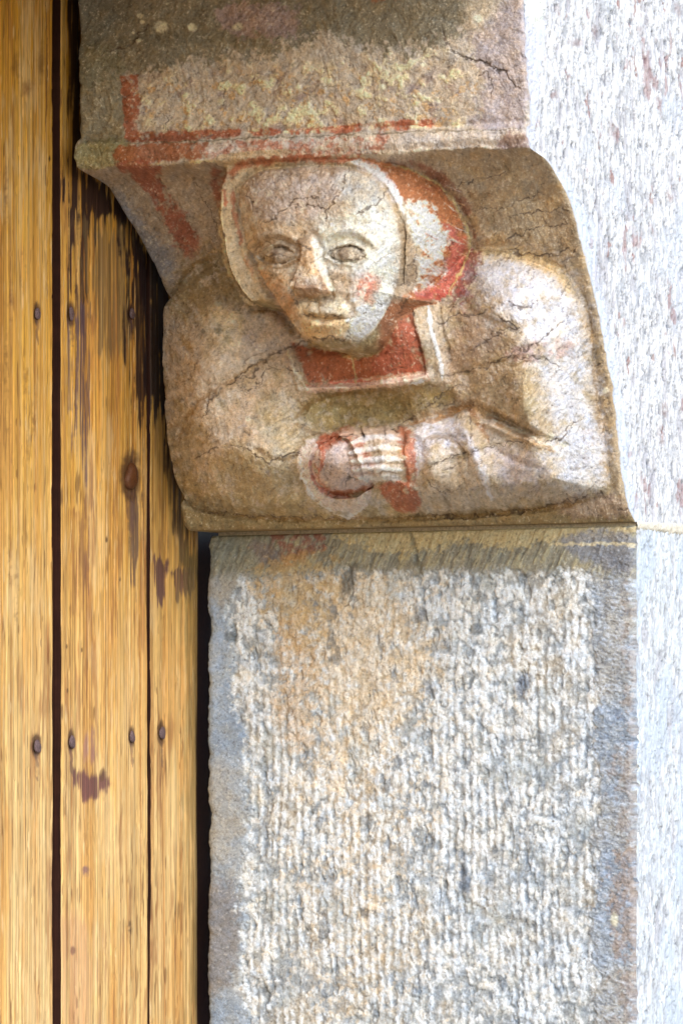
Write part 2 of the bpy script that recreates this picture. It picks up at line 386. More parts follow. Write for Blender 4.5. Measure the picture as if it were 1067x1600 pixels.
# --- head with its hood: one carved mass, walls dropping steeply to the block
head_ctl = [(352, 270, 385), (347, 340, 362), (350, 400, 350), (375, 450, 342), (400, 475, 338), (372, 330, 362), (385, 390, 356), (405, 430, 356), (440, 490, 352), (480, 532, 350),
            (500, 262, 392), (430, 270, 388), (570, 270, 384), (440, 320, 400), (500, 320, 406), (560, 320, 400), (606, 320, 376), (420, 375, 384), (490, 365, 402), (560, 370, 396), (614, 380, 366),
            (425, 430, 378), (470, 440, 396), (540, 440, 398), (590, 430, 388), (618, 440, 360), (460, 480, 384), (505, 490, 396), (560, 490, 392), (600, 490, 362), (510, 525, 386), (545, 528, 380), (500, 530, 384), (540, 550, 346), (500, 548, 348), (580, 525, 352),
            (640, 300, 352), (640, 380, 346), (640, 450, 330), (670, 300, 330), (700, 400, 290), (680, 440, 290)]
headS = rbf(head_ctl, Y, Z, 1.0)
head_out = yz([(344, 300, 360), (346, 268, 385), (352, 246, 400), (450, 236, 405), (545, 240, 395), (585, 248, 372), (630, 262, 340), (672, 288, 300), (703, 320, 265), (722, 352, 235), (730, 385, 200), (722, 420, 175), (703, 450, 165), (690, 464, 190), (655, 469, 275), (632, 466, 325), (613, 474, 334), (592, 506, 335), (570, 534, 338), (546, 547, 339), (505, 548, 342), (474, 532, 350), (448, 502, 350), (430, 478, 345), (408, 479, 338), (401, 482, 338), (396, 480, 338), (384, 470, 338), (366, 446, 342), (354, 415, 346), (346, 370, 350), (343, 330, 356)])
hd = sdf(Y, Z, crom(head_out, 5, True), 90)
hd = hd + 1.5*fbm(Y, Z, 25, 15)
ychin = inv(530, 500, 370)[0]
wl = np.where(Y > ychin, 12, 46)                       # the left rim is cut crisp, the right side swells
wl = 12+32*ss(inv(530, 400, 370)[0], inv(620, 400, 370)[0], Y)*ss(inv(600, 500, 350)[1], inv(600, 440, 350)[1], Z)+14*ss(inv(600, 505, 350)[1], inv(600, 545, 350)[1], Z)
he = np.sqrt(np.clip(1-(1-np.clip(hd/wl, 0, 1))**2, 0, 1))
H0 = H.copy()
H = H0 + (np.maximum(headS, H0)-H0)*he
H = H - 7*np.exp(-((hd+5)/7)**2)*ss(inv(600, 240, 390)[1], inv(600, 275, 390)[1], Z)

SX, SY = scr()
face = [(371, 318), (378, 288), (405, 268), (450, 262), (510, 260), (556, 266), (592, 288), (614, 325), (625, 370), (626, 410), (617, 450), (600, 490), (575, 524), (546, 542), (505, 546), (475, 530), (448, 500), (424, 462), (402, 425), (384, 380)]
fd = sdf(SX, SY, crom(face, 6, True), 60)
H = H + 6*ss(-3, 9, fd)+12*ss(4, 34, fd) - (10-5*ss(540, 600, SX))*np.exp(-((fd+3)/4.5)**2)*ss(-60, -10, fd)
add_stroke([(384, 384), (402, 426), (424, 462), (436, 478)], 6, -12); add_stroke([(396, 484), (412, 483), (432, 478)], 3.5, -10, False)
# left rim of the hood: a fillet between two edges
add_stroke([(351, 275), (350, 340), (356, 400), (374, 446), (398, 470), (425, 466)], 5, 7)
add_stroke([(366, 300), (366, 350), (378, 405), (404, 452)], 6, -8)
# ear / strap behind the right cheek
add_stroke([(632, 372), (640, 410), (636, 455)], 9, 9); add_stroke([(652, 385), (655, 430), (648, 462)], 5, -8); add_stroke([(626, 340), (630, 400), (626, 458)], 4, -9)
SX, SY = scr()
# eye hollows, brows, nose, mouth
add_dome(434, 396, 46, 30, -9, 5, .8); add_dome(541, 394, 46, 32, -10, 0, .8)
add_stroke([(388, 384), (410, 370), (438, 366), (464, 374), (478, 386)], 6, 6)
add_stroke([(498, 378), (516, 364), (545, 358), (572, 368), (590, 386)], 6, 6)
for cx, cy, q in ((432, 398, 3), (540, 396, -2)):
    add_dome(cx, cy, 31, 16, 10, q, .9); add_dome(cx-1, cy, 12, 11, 5, 0, .8)
    add_stroke([(cx-33, cy+3), (cx-16, cy-13), (cx+6, cy-17), (cx+26, cy-8), (cx+34, cy+4)], 3.0, 4.5, False, jit=.8)
    add_stroke([(cx-31, cy+6), (cx-12, cy+15), (cx+10, cy+17), (cx+33, cy+5)], 2.6, 5, False, jit=.8)
    add_stroke([(cx-28, cy+1), (cx-13, cy-9), (cx+6, cy-12), (cx+24, cy-5)], 2.0, -6, False, jit=.8)
    add_stroke([(cx-27, cy+4), (cx-10, cy+11), (cx+10, cy+12), (cx+26, cy+4)], 1.8, -5, False, jit=.8)
    add_stroke([(cx-40, cy-8), (cx-18, cy-23), (cx+8, cy-26), (cx+34, cy-14)], 3.2, -3.5, True)
nose = yz([(478, 372, 405), (498, 370, 405), (504, 395, 408), (510, 425, 410), (520, 452, 405), (510, 462, 405), (486, 464, 405), (463, 459, 405), (460, 445, 405), (470, 420, 405), (474, 395, 405)])
nd = sdf(Y, Z, crom(nose, 5, True), 40)
zt_, zb_ = inv(490, 372, 405)[1], inv(490, 455, 410)[1]
H = H + (8+21*np.clip((zt_-Z)/(zt_-zb_), 0, 1))*ss(-2, 13, nd) - 4*np.exp(-((nd+3)/4)**2)
SX, SY = scr()
add_dome(466, 452, 11, 11, 7); add_dome(507, 452, 12, 11, 5)
add_stroke([(464, 463), (484, 468), (510, 464), (522, 458)], 4, -9)
add_stroke([(452, 455), (446, 478), (452, 500)], 8, -7); add_stroke([(530, 458), (545, 480), (552, 500)], 8, -7)
add_stroke([(494, 470), (494, 484)], 4, -5)
add_stroke([(472, 496), (490, 495), (504, 498), (522, 496), (545, 498)], 2.6, -8, jit=.8)
add_stroke([(474, 489), (496, 487), (520, 488), (544, 492)], 5, 8); add_stroke([(482, 507), (505, 509), (534, 507)], 6.5, 9)
add_stroke([(486, 520), (510, 521), (532, 519)], 5, -6); add_dome(520, 533, 34, 18, 9)
add_dome(590, 440, 34, 44, 6); add_dome(425, 440, 34, 40, 5)

# --- broad weathering, then even out the sampling along each row
rough = fbm(Y, Z, 70, 31, 4)*5 + fbm(Y, Z, 18, 35, 3)*1.6
H = H + rough*ss(0, 25, Y)*ss(0, 25, D-Y)
def arris(d_, r): return r*(1-np.sqrt(np.clip(1-(1-np.clip(d_/r, 0, 1))**2, 0, 1)))
chip = 6+5*fbm(Y*0, Z, 22, 44)+np.clip(fbm(Y*0, Z, 9, 46)*8, 0, 9)
H = H - arris(Y, chip) - arris(D-Y, chip+4)*.9
ar = np.hypot(np.diff(blur(H, 3), axis=1), np.diff(Y, axis=1)); ar = blur(ar**.85, 14)
cum = np.concatenate([np.zeros((NR, 1)), np.cumsum(ar, 1)], 1); cum /= cum[:, -1:]
tt = np.linspace(0, 1, NC)
Yn = np.stack([np.interp(tt, cum[i], yy) for i in range(NR)]); Hn = np.stack([np.interp(Yn[i], yy, H[i]) for i in range(NR)])
Zn = np.repeat(zz[:, None], NC, 1)
def samp(Fd): return np.stack([np.interp(Yn[i], yy, Fd[i]) for i in range(NR)])
hdn, ndn, dn_, un = samp(hd), samp(nd), samp(d), samp(u)
PX, PY = proj(-Hn, Yn, Zn)
fdn = sdf(PX, PY, crom(face, 6, True), 60)
#@PAINT

p = Paint(PX, PY, (182, 162, 136))
X_, Y_ = PX, PY
p.put(ss(-.1, .45, p.n3), (150, 126, 98), .7); p.put(ss(.0, .5, -p.n3), (158, 148, 142), .7)
p.put(ss(.1, .6, fbm(X_, Y_, 40, 50, 4)), (182, 152, 108), .6)
slab = ss(.9, 1.05, un)[..., None]
# slab: purple-grey stone, cream lime crust, brown grime
def area(P, rgb, a=1, f=10, na=14, brk=0): p.poly(P, rgb, a, f, na, brk)
area([(112, -60), (840, -60), (825, 212), (500, 222), (115, 250)], (178, 162, 144), 1, 4, 2)
crust = ss(-.05, .38, fbm(X_, Y_, 17, 52, 4, .55)+.25*p.n3)*ss(180, 290, X_+40*p.n1)*(1-ss(700, 760, X_+50*p.n1))*ss(60, 125, Y_+45*p.n1-.06*(X_-500)*-1)*(un > .98)
p.put(crust, (222, 200, 156), .85)
p.put(ss(.15, .5, fbm(X_, Y_, 22, 54, 4, .6))*(un > 1.0)*ss(90, 130, Y_), (134, 110, 104), .65)
p.put(ss(.2, .5, fbm(X_, Y_, 12, 57, 3, .6))*(un > 1.0)*ss(90, 130, Y_), (196, 150, 84), .6)
area([(112, -80), (760, -80), (735, 30), (690, 62), (600, 78), (520, 52), (470, 68), (400, 88), (330, 92), (250, 112), (180, 118), (112, 130)], (118, 109, 88), .88, 9, 22)
area([(345, 12), (400, 2), (455, 10), (470, 40), (455, 62), (400, 55), (350, 50)], (158, 134, 128), .9, 6, 14)
area([(480, -20), (560, -5), (700, -12), (700, -40), (480, -40)], (160, 90, 50), .8, 5, 6)
area([(112, 70), (175, 80), (195, 130), (192, 240), (118, 250)], (124, 116, 90), .75, 8, 10)
area([(735, 60), (790, -10), (835, -10), (820, 200), (740, 195), (760, 130)], (164, 148, 146), .8, 10, 16)
area([(735, -40), (790, -40), (770, 30), (730, 40)], (176, 160, 138), .8, 10, 12)
for x, y, r in ((218, 24, 5), (222, 33, 4), (217, 62, 4), (208, 50, 3), (222, 50, 2.5), (252, 40, 9), (300, 42, 6), (372, 42, 9), (747, 28, 7), (662, 100, 4), (690, 118, 5), (684, 156, 5), (262, 5, 3), (345, 158, 6), (598, 135, 6)):
    p.blob(x, y, r, r*.8, (205, 195, 165), .85, 0, .4, .5)
area([(208, 5), (196, 30), (176, 52), (140, 72), (120, 78), (112, -30), (200, -30)], (112, 108, 94), .6, 6, 6)
# red fret line
p.poly([(187, 118), (215, 116), (219, 160), (216, 204), (240, 205), (330, 203), (376, 202), (376, 211), (300, 219), (206, 222), (196, 215), (192, 160)], (158, 86, 54), .9, 2, 3, .22, False)
p.poly([(376, 202), (480, 199), (535, 196), (600, 189), (690, 184), (690, 196), (600, 203), (540, 207), (400, 211)], (172, 88, 50), .85, 2, 4, .42, False)
# moulding
area([(118, 222), (200, 222), (200, 258), (120, 262)], (140, 130, 88), .85, 4, 5)
area([(200, 226), (345, 222), (345, 246), (190, 252)], (150, 84, 44), .88, 3, 6, .2)
area([(345, 220), (560, 212), (830, 203), (826, 234), (560, 240), (345, 252)], (190, 174, 160), .85, 3, 5)
area([(330, 226), (470, 218), (600, 210), (600, 232), (540, 244), (340, 254)], (168, 92, 58), .75, 3, 8, .5)
area([(780, 216), (830, 208), (832, 236), (780, 236)], (130, 98, 90), .7, 4, 8)
p.stroke([(140, 260), (200, 258), (300, 252), (345, 250)], 3.2, (205, 185, 130), .8, .6, brk=.4)
p.stroke([(300, 249), (500, 240), (700, 233), (790, 230)], 3, (215, 200, 180), .6, .6, brk=.5)
p.stroke([(200, 224), (400, 215), (600, 207), (815, 200)], 2.2, (105, 92, 70), .7, -1.2, brk=.2)  # groove above the band, its shadow painted as a dark line
# hollow, left and right
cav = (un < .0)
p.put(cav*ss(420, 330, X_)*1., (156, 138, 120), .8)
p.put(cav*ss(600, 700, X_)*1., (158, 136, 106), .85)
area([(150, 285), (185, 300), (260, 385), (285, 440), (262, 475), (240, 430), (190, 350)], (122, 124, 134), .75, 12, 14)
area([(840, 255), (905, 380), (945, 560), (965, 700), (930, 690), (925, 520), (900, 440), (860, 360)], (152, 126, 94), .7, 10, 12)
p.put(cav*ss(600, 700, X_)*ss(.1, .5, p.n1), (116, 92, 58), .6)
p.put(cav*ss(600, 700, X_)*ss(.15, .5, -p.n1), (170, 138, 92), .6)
area([(182, 257), (250, 257), (252, 285), (275, 320), (305, 362), (312, 398), (296, 408), (278, 385), (258, 345), (228, 300), (205, 275)], (146, 78, 56), .85, 4, 8, .22)
area([(330, 268), (348, 265), (345, 330), (336, 310)], (140, 66, 42), .7, 4, 6, .3)
p.stroke([(300, 415), (330, 395), (345, 392)], 4, (186, 150, 96), .7)
# tunic colours
tb = dn_ > -4
def ta(P, rgb, a=1, f=16, na=18, brk=0): p.poly(P, rgb, a, f, na, brk)
ta([(250, 455), (300, 400), (345, 390), (400, 478), (470, 540), (470, 640), (440, 800), (290, 800), (255, 600)], (184, 163, 138), .75)
ta([(268, 455), (300, 405), (348, 395), (385, 470), (330, 478), (290, 500)], (138, 120, 82), .8)  # olive shoulder top, partly shade painted into the colour
ta([(400, 480), (450, 500), (455, 560), (400, 560), (350, 520)], (178, 158, 140), .6)
ta([(330, 490), (370, 485), (385, 520), (370, 545), (345, 530)], (205, 180, 138), .6, 6, 12)
ta([(310, 485), (335, 480), (345, 505), (318, 512)], (200, 178, 140), .6, 6, 10)
p.blob(342, 514, 7, 9, (92, 92, 84), .9, -20, .35, .4); p.blob(317, 517, 4, 4, (110, 105, 90), .8); p.blob(341, 475, 6, 4, (170, 165, 140), .6)
ta([(262, 680), (300, 690), (320, 760), (480, 780), (620, 790), (620, 815), (290, 825)], (156, 138, 98), .8)
ta([(360, 690), (430, 720), (470, 740), (480, 790), (380, 790), (340, 750)], (156, 136, 96), .7)
ta([(270, 590), (300, 660), (310, 720), (280, 720), (262, 640)], (150, 138, 120), .7)
ta([(380, 600), (440, 600), (470, 690), (400, 690), (350, 650)], (180, 154, 128), .7)
ta([(400, 640), (455, 625), (520, 670), (478, 712), (430, 715)], (176, 160, 128), .7)
for k in range(26):   # dry brush / chisel marks of the sleeve
    yy0 = 600+k*4.5; p.stroke([(408+k*1.2, yy0+22), (455+k*1.0, yy0), (500, yy0+12)], 1.3, (202, 184, 150) if k % 2 else (122, 104, 72), .45, .5, .3, 3, .35)
ta([(480, 625), (520, 610), (690, 600), (710, 625), (620, 665), (530, 680), (480, 655)], (152, 132, 84), .9, 8, 10)
ta([(520, 612), (600, 610), (660, 600), (690, 600), (690, 612), (600, 625), (540, 628)], (172, 152, 108), .6, 6, 6)
ta([(655, 480), (700, 470), (700, 600), (680, 600), (665, 560)], (178, 162, 142), .7, 8, 8)
ta([(700, 470), (760, 480), (790, 560), (760, 640), (700, 600)], (158, 132, 110), .8)
ta([(740, 400), (830, 405), (885, 430), (915, 500), (930, 640), (940, 740), (890, 740), (850, 650), (820, 520), (760, 480)], (190, 185, 186), .85, 26, 20)
ta([(780, 420), (850, 430), (900, 500), (860, 520), (790, 480)], (198, 193, 198), .65, 20, 24)  # pale stone with the shoulder highlight painted in
ta([(740, 560), (820, 560), (860, 640), (850, 690), (790, 665), (730, 630)], (166, 142, 108), .75)
ta([(730, 392), (790, 385), (870, 412), (905, 470), (890, 460), (850, 425), (790, 402), (745, 410)], (190, 158, 104), .75, 6, 10)
ta([(712, 402), (745, 392), (742, 430), (728, 452), (705, 460)], (118, 50, 46), .8, 6, 12, .1)
ta([(718, 455), (738, 452), (735, 480), (722, 482)], (134, 62, 54), .7, 5, 12, .2)
ta([(790, 550), (880, 530), (890, 545), (830, 565)], (158, 118, 104), .6, 5, 10, .3)
ta([(640, 660), (720, 640), (900, 700), (950, 760), (900, 790), (660, 800)], (180, 162, 142), .75)
ta([(650, 668), (700, 655), (720, 690), (700, 700), (680, 690), (660, 740), (645, 740)], (200, 194, 200), .8, 8, 10)
p.stroke([(722, 672), (740, 705), (755, 745), (768, 778)], 10, (200, 195, 202), .8, brk=.1)  # highlight painted along the sleeve fold
ta([(770, 705), (830, 712), (860, 740), (800, 760)], (186, 174, 178), .7)
ta([(860, 700), (930, 660), (945, 750), (900, 770)], (196, 191, 192), .7)
p.stroke([(700, 640), (735, 636), (775, 660), (830, 690), (868, 705)], 8, (156, 112, 56), .7, brk=.15)
p.stroke([(733, 640), (748, 662), (765, 690)], 8, (140, 92, 48), .75, brk=.15)
p.stroke([(640, 662), (680, 655), (720, 640)], 5, (176, 130, 74), .7)
p.stroke([(770, 655), (820, 678), (862, 698)], 3, (224, 205, 178), .7)
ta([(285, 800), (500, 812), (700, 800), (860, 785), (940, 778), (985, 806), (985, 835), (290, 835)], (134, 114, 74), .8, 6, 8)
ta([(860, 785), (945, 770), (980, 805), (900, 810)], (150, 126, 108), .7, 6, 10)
for x, y, r in ((945, 610, 7), (860, 682, 6), (882, 694, 6), (460, 776, 5), (620, 795, 3), (388, 655, 4), (700, 604, 5)): p.blob(x, y, r, r*.9, (208, 196, 170), .75, 0, .3, .5)
tbm = (dn_ > 0)*1.; m1 = fbm(X_, Y_, 13, 210, 5, .65); m2 = fbm(X_, Y_, 30, 214, 4, .6)
p.put(tbm*ss(.12, .5, m1+.4*m2), (154, 134, 100), .5); p.put(tbm*ss(.1, .5, -m1+.3*m2), (200, 186, 172), .5); p.put(tbm*ss(.2, .55, m2), (156, 132, 88), .45); p.put(tbm*ss(.2, .5, -m2)*ss(0, .4, m1), (150, 138, 140), .5)
# brown patina that settled in the carved folds
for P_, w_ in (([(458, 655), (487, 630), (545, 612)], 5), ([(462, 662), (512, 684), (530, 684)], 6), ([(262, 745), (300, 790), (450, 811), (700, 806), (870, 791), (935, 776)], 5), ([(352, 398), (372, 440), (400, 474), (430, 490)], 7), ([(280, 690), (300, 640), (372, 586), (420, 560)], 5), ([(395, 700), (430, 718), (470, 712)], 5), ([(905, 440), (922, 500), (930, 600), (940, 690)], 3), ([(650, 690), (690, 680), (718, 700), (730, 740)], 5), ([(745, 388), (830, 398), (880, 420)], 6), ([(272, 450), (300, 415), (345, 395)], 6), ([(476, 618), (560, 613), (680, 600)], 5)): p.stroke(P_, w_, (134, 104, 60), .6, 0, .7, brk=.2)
# neckline, borders
p.poly([(456, 536), (500, 545), (560, 550), (610, 520), (634, 482), (645, 490), (666, 580), (560, 592), (484, 600)], (156, 84, 50), .92, 3, 4, .1, False)
p.poly([(585, 560), (630, 500), (650, 520), (660, 578), (600, 585)], (158, 78, 54), .7, 6, 10, .3)
p.poly([(476, 602), (560, 593), (668, 580), (670, 594), (620, 603), (560, 608), (480, 616)], (212, 176, 156), .92, 2, 3, 0, False)
p.stroke([(480, 601), (560, 595), (640, 585)], 3, (190, 102, 82), .8, brk=.35)
p.stroke([(640, 600), (664, 593)], 4, (236, 226, 214), .9)
p.stroke([(449, 545), (460, 575), (478, 608)], 3, (214, 196, 170), .85, brk=.2)
p.stroke([(636, 480), (652, 525), (668, 588)], 3.5, (120, 62, 36), .7)
p.stroke([(667, 466), (675, 520), (686, 560), (692, 592)], 4.2, (232, 230, 226), .92, .8, .2, 1.5)
p.stroke([(551, 560), (557, 600)], 2.6, (176, 158, 112), .85)
p.stroke([(480, 536), (520, 548), (555, 560), (600, 545)], 3, (170, 150, 100), .7, brk=.2)
# cuffs and hands
p.poly([(488, 700), (505, 680), (545, 670), (575, 700), (580, 760), (560, 768), (545, 780), (510, 770), (490, 742)], (166, 86, 54), .9, 4, 6, .15)
p.poly([(486, 686), (470, 712), (472, 745), (486, 771), (506, 792), (530, 806), (550, 807), (566, 794), (577, 770), (540, 779), (507, 769), (495, 742), (494, 702)], (208, 190, 182), .8, 4, 9, .25)
p.stroke([(470, 715), (474, 750), (500, 786), (540, 806), (566, 794)], 3, (226, 220, 218), .7, .5, brk=.2)
p.stroke([(484, 720), (494, 756), (520, 780)], 5, (186, 96, 74), .7, brk=.35)
p.poly([(500, 715), (530, 690), (560, 700), (585, 745), (560, 765), (515, 764), (498, 745)], (182, 164, 156), .92, 5, 6)
p.poly([(592, 758), (632, 752), (656, 775), (652, 797), (618, 797)], (160, 88, 58), .9, 3, 4, .12)
p.poly([(614, 672), (642, 668), (650, 720), (650, 765), (636, 765), (630, 720)], (164, 90, 54), .85, 4, 6, .2)
p.poly([(530, 675), (600, 664), (626, 680), (620, 690), (560, 686)], (176, 146, 122), .8, 4, 6)
for k, f_ in enumerate(fing): p.stroke(f_, 6.5, (212, 202, 196), .8, .5, .3, 1, sm=6)
for k in range(4):
    a_, b_ = fing[k], fing[k+1]; p.stroke([((a_[q_][0]+b_[q_][0])/2, (a_[q_][1]+b_[q_][1])/2) for q_ in range(4)], 1.8, (168, 140, 120), .45, -.2, .3, 1)  # brown shading painted between the fingers
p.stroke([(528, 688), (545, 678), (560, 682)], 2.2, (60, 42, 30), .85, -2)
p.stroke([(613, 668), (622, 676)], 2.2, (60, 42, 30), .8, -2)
p.stroke([(500, 692), (505, 710), (500, 740)], 5, (172, 82, 48), .7, brk=.2)
p.stroke([(518, 768), (555, 768), (572, 760)], 4, (150, 84, 44), .7)
# hood
hm = (hdn > -3)
p.put(hm*(fdn < 2)*ss(470, 430, X_), (186, 164, 130), .8)
p.stroke([(352, 320), (352, 285), (372, 262), (420, 250), (500, 247), (556, 250)], 9, (162, 90, 56), .85, brk=.15)
p.stroke([(360, 290), (366, 330), (376, 380)], 6, (160, 84, 52), .7, brk=.4)
p.stroke([(384, 400), (395, 430)], 6, (176, 112, 72), .6, brk=.3)
p.stroke([(348, 300), (346, 350), (354, 410), (372, 446), (398, 475), (424, 468)], 5, (216, 190, 146), .8, .8)
p.poly([(556, 248), (620, 256), (682, 288), (716, 332), (732, 386), (716, 432), (700, 462), (655, 470), (628, 462), (652, 440), (655, 380), (640, 330), (610, 290)], (172, 104, 58), .93, 3, 4, 0)
p.poly([(690, 345), (728, 378), (716, 432), (698, 462), (655, 468), (668, 455), (690, 430), (698, 380)], (188, 98, 84), .88, 8, 12)
p.poly([(640, 315), (680, 335), (694, 372), (688, 425), (668, 452), (645, 455), (654, 420), (646, 370), (628, 330)], (238, 228, 212), .9, 7, 13, .22)
p.stroke([(552, 252), (580, 264), (606, 288), (632, 330)], 10, (226, 216, 216), .9, brk=.1)
p.poly([(650, 455), (690, 448), (694, 466), (655, 470)], (186, 76, 62), .8, 4, 8, .4)
p.poly([(622, 340), (640, 370), (652, 400), (648, 445), (628, 462), (618, 440)], (162, 138, 112), .85, 4, 6)
p.stroke([(600, 258), (650, 268), (700, 302), (726, 350), (733, 385), (718, 425), (700, 462)], 2.4, (196, 176, 112), .75, 1, brk=.2)
p.stroke([(640, 252), (690, 278), (724, 318), (742, 372)], 11, (122, 56, 34), .62, brk=.3)
for k in range(40):
    a_ = rsk = np.random.RandomState(k); x0, y0 = 640+rsk.rand()*75, 285+rsk.rand()*150
    p.stroke([(x0, y0), (x0+22, y0+8+6*rsk.rand())], 1.1, [(226, 190, 140), (232, 222, 210), (150, 60, 44)][k % 3], .55, .3, .3, 1.5, .3)
# face
fm = ss(-2, 4, fdn)
p.put(fm, (184, 164, 142), .95)
def fa(P, rgb, a=1, f=10, na=12, brk=0):
    P = crom(P, 6, True); d_ = sdf(PX, PY, P, 40)+na*(p.n1+p.n2*.6); m_ = ss(-f, f, d_)*fm
    if brk: m_ = m_*ss(brk-.3, brk+.25, .5+p.n2*.6+p.n1*.5)
    p.put(m_, rgb, a)
fa([(380, 300), (420, 268), (520, 262), (545, 290), (500, 330), (420, 350), (385, 350)], (180, 162, 152), .8)
fa([(385, 270), (540, 258), (540, 268), (400, 285), (380, 340)], (158, 130, 100), .7, 5)
fa([(525, 285), (560, 262), (600, 300), (618, 340), (570, 330), (545, 320)], (168, 166, 160), .7)
fa([(505, 345), (560, 325), (615, 335), (624, 400), (616, 465), (592, 512), (565, 532), (545, 520), (565, 480), (540, 430), (500, 400)], (210, 205, 192), .88, 14, 16)  # right side of the face painted paler, as lit from the right
fa([(545, 500), (580, 470), (604, 480), (585, 520), (560, 535), (540, 515)], (226, 222, 210), .8, 8, 10)
fa([(380, 345), (440, 350), (480, 375), (465, 440), (460, 500), (470, 525), (430, 470), (398, 420)], (186, 160, 128), .8)
fa([(405, 425), (440, 440), (470, 485), (455, 500), (430, 475)], (196, 142, 98), .5, 8, 10)
fa([(396, 378), (435, 366), (465, 378), (468, 402), (440, 415), (405, 410)], (164, 142, 118), .8, 6, 8)
fa([(508, 380), (545, 364), (585, 378), (578, 402), (545, 414), (510, 402)], (182, 172, 152), .7, 6, 8)
for cx, cy in ((431, 398), (540, 396)):
    fa([(cx-28, cy+3), (cx-12, cy-10), (cx+8, cy-12), (cx+27, cy+1), (cx+8, cy+12), (cx-12, cy+11)], (158, 138, 116), .7, 3, 4); p.blob(cx-2, cy, 8, 9, (112, 90, 72), .7, 0, .4, .4)
    p.stroke([(cx-33, cy+4), (cx-16, cy-14), (cx+6, cy-18), (cx+26, cy-9), (cx+34, cy+4)], 2.4, (204, 194, 174), .35, brk=.3); p.stroke([(cx-29, cy+2), (cx-13, cy-10), (cx+6, cy-13), (cx+25, cy-5)], 1.4, (96, 78, 62), .7, brk=.1)  # upper lid: painted highlight over a dark crease line
fa([(466, 378), (495, 380), (500, 420), (520, 455), (480, 468), (456, 455), (462, 420)], (178, 142, 104), .9, 4, 6)
fa([(462, 428), (492, 424), (514, 450), (500, 466), (468, 462), (458, 448)], (136, 110, 94), .7, 5, 10)
fa([(472, 415), (495, 415), (492, 430), (476, 432)], (200, 160, 112), .7, 4, 6)  # highlight painted on the nose bridge
fa([(488, 374), (497, 376), (503, 398), (512, 428), (522, 453), (512, 450), (500, 425), (490, 400)], (226, 216, 200), .85, 2.5, 4)  # lit right flank of the nose painted near white
fa([(468, 470), (530, 465), (545, 490), (470, 492)], (182, 160, 122), .7, 6, 8)
fa([(468, 500), (500, 492), (535, 496), (548, 512), (520, 528), (484, 530)], (208, 174, 128), .9, 4, 5)
fa([(500, 480), (540, 470), (550, 490), (520, 496)], (206, 196, 172), .7, 6, 10)
fa([(480, 532), (560, 532), (580, 528), (560, 552), (505, 552)], (140, 122, 80), .85, 5, 6)
p.blob(575, 446, 20, 22, (176, 88, 54), .85, 20, .4, .6, .42); p.blob(578, 468, 12, 12, (186, 110, 70), .7, 0, .4, .6, .45)
for x, y in ((536, 478), (543, 500), (560, 482), (572, 500), (585, 478), (552, 468), (500, 388), (520, 350)): p.blob(x, y, 4, 3, (234, 228, 214), .8, 0, .4, .7)
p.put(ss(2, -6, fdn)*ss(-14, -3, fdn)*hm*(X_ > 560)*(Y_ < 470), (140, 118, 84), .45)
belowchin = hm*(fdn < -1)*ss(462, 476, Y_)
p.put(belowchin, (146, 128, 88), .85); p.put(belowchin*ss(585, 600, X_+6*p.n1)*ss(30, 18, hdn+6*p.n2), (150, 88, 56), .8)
fm2 = fbm(X_, Y_, 15, 260, 4, .65)
p.put(fm*ss(.12, .5, fm2), (150, 130, 108), .45); p.put(fm*ss(.12, .5, -fm2), (214, 204, 186), .4); p.dis += fm*fm2*2.2
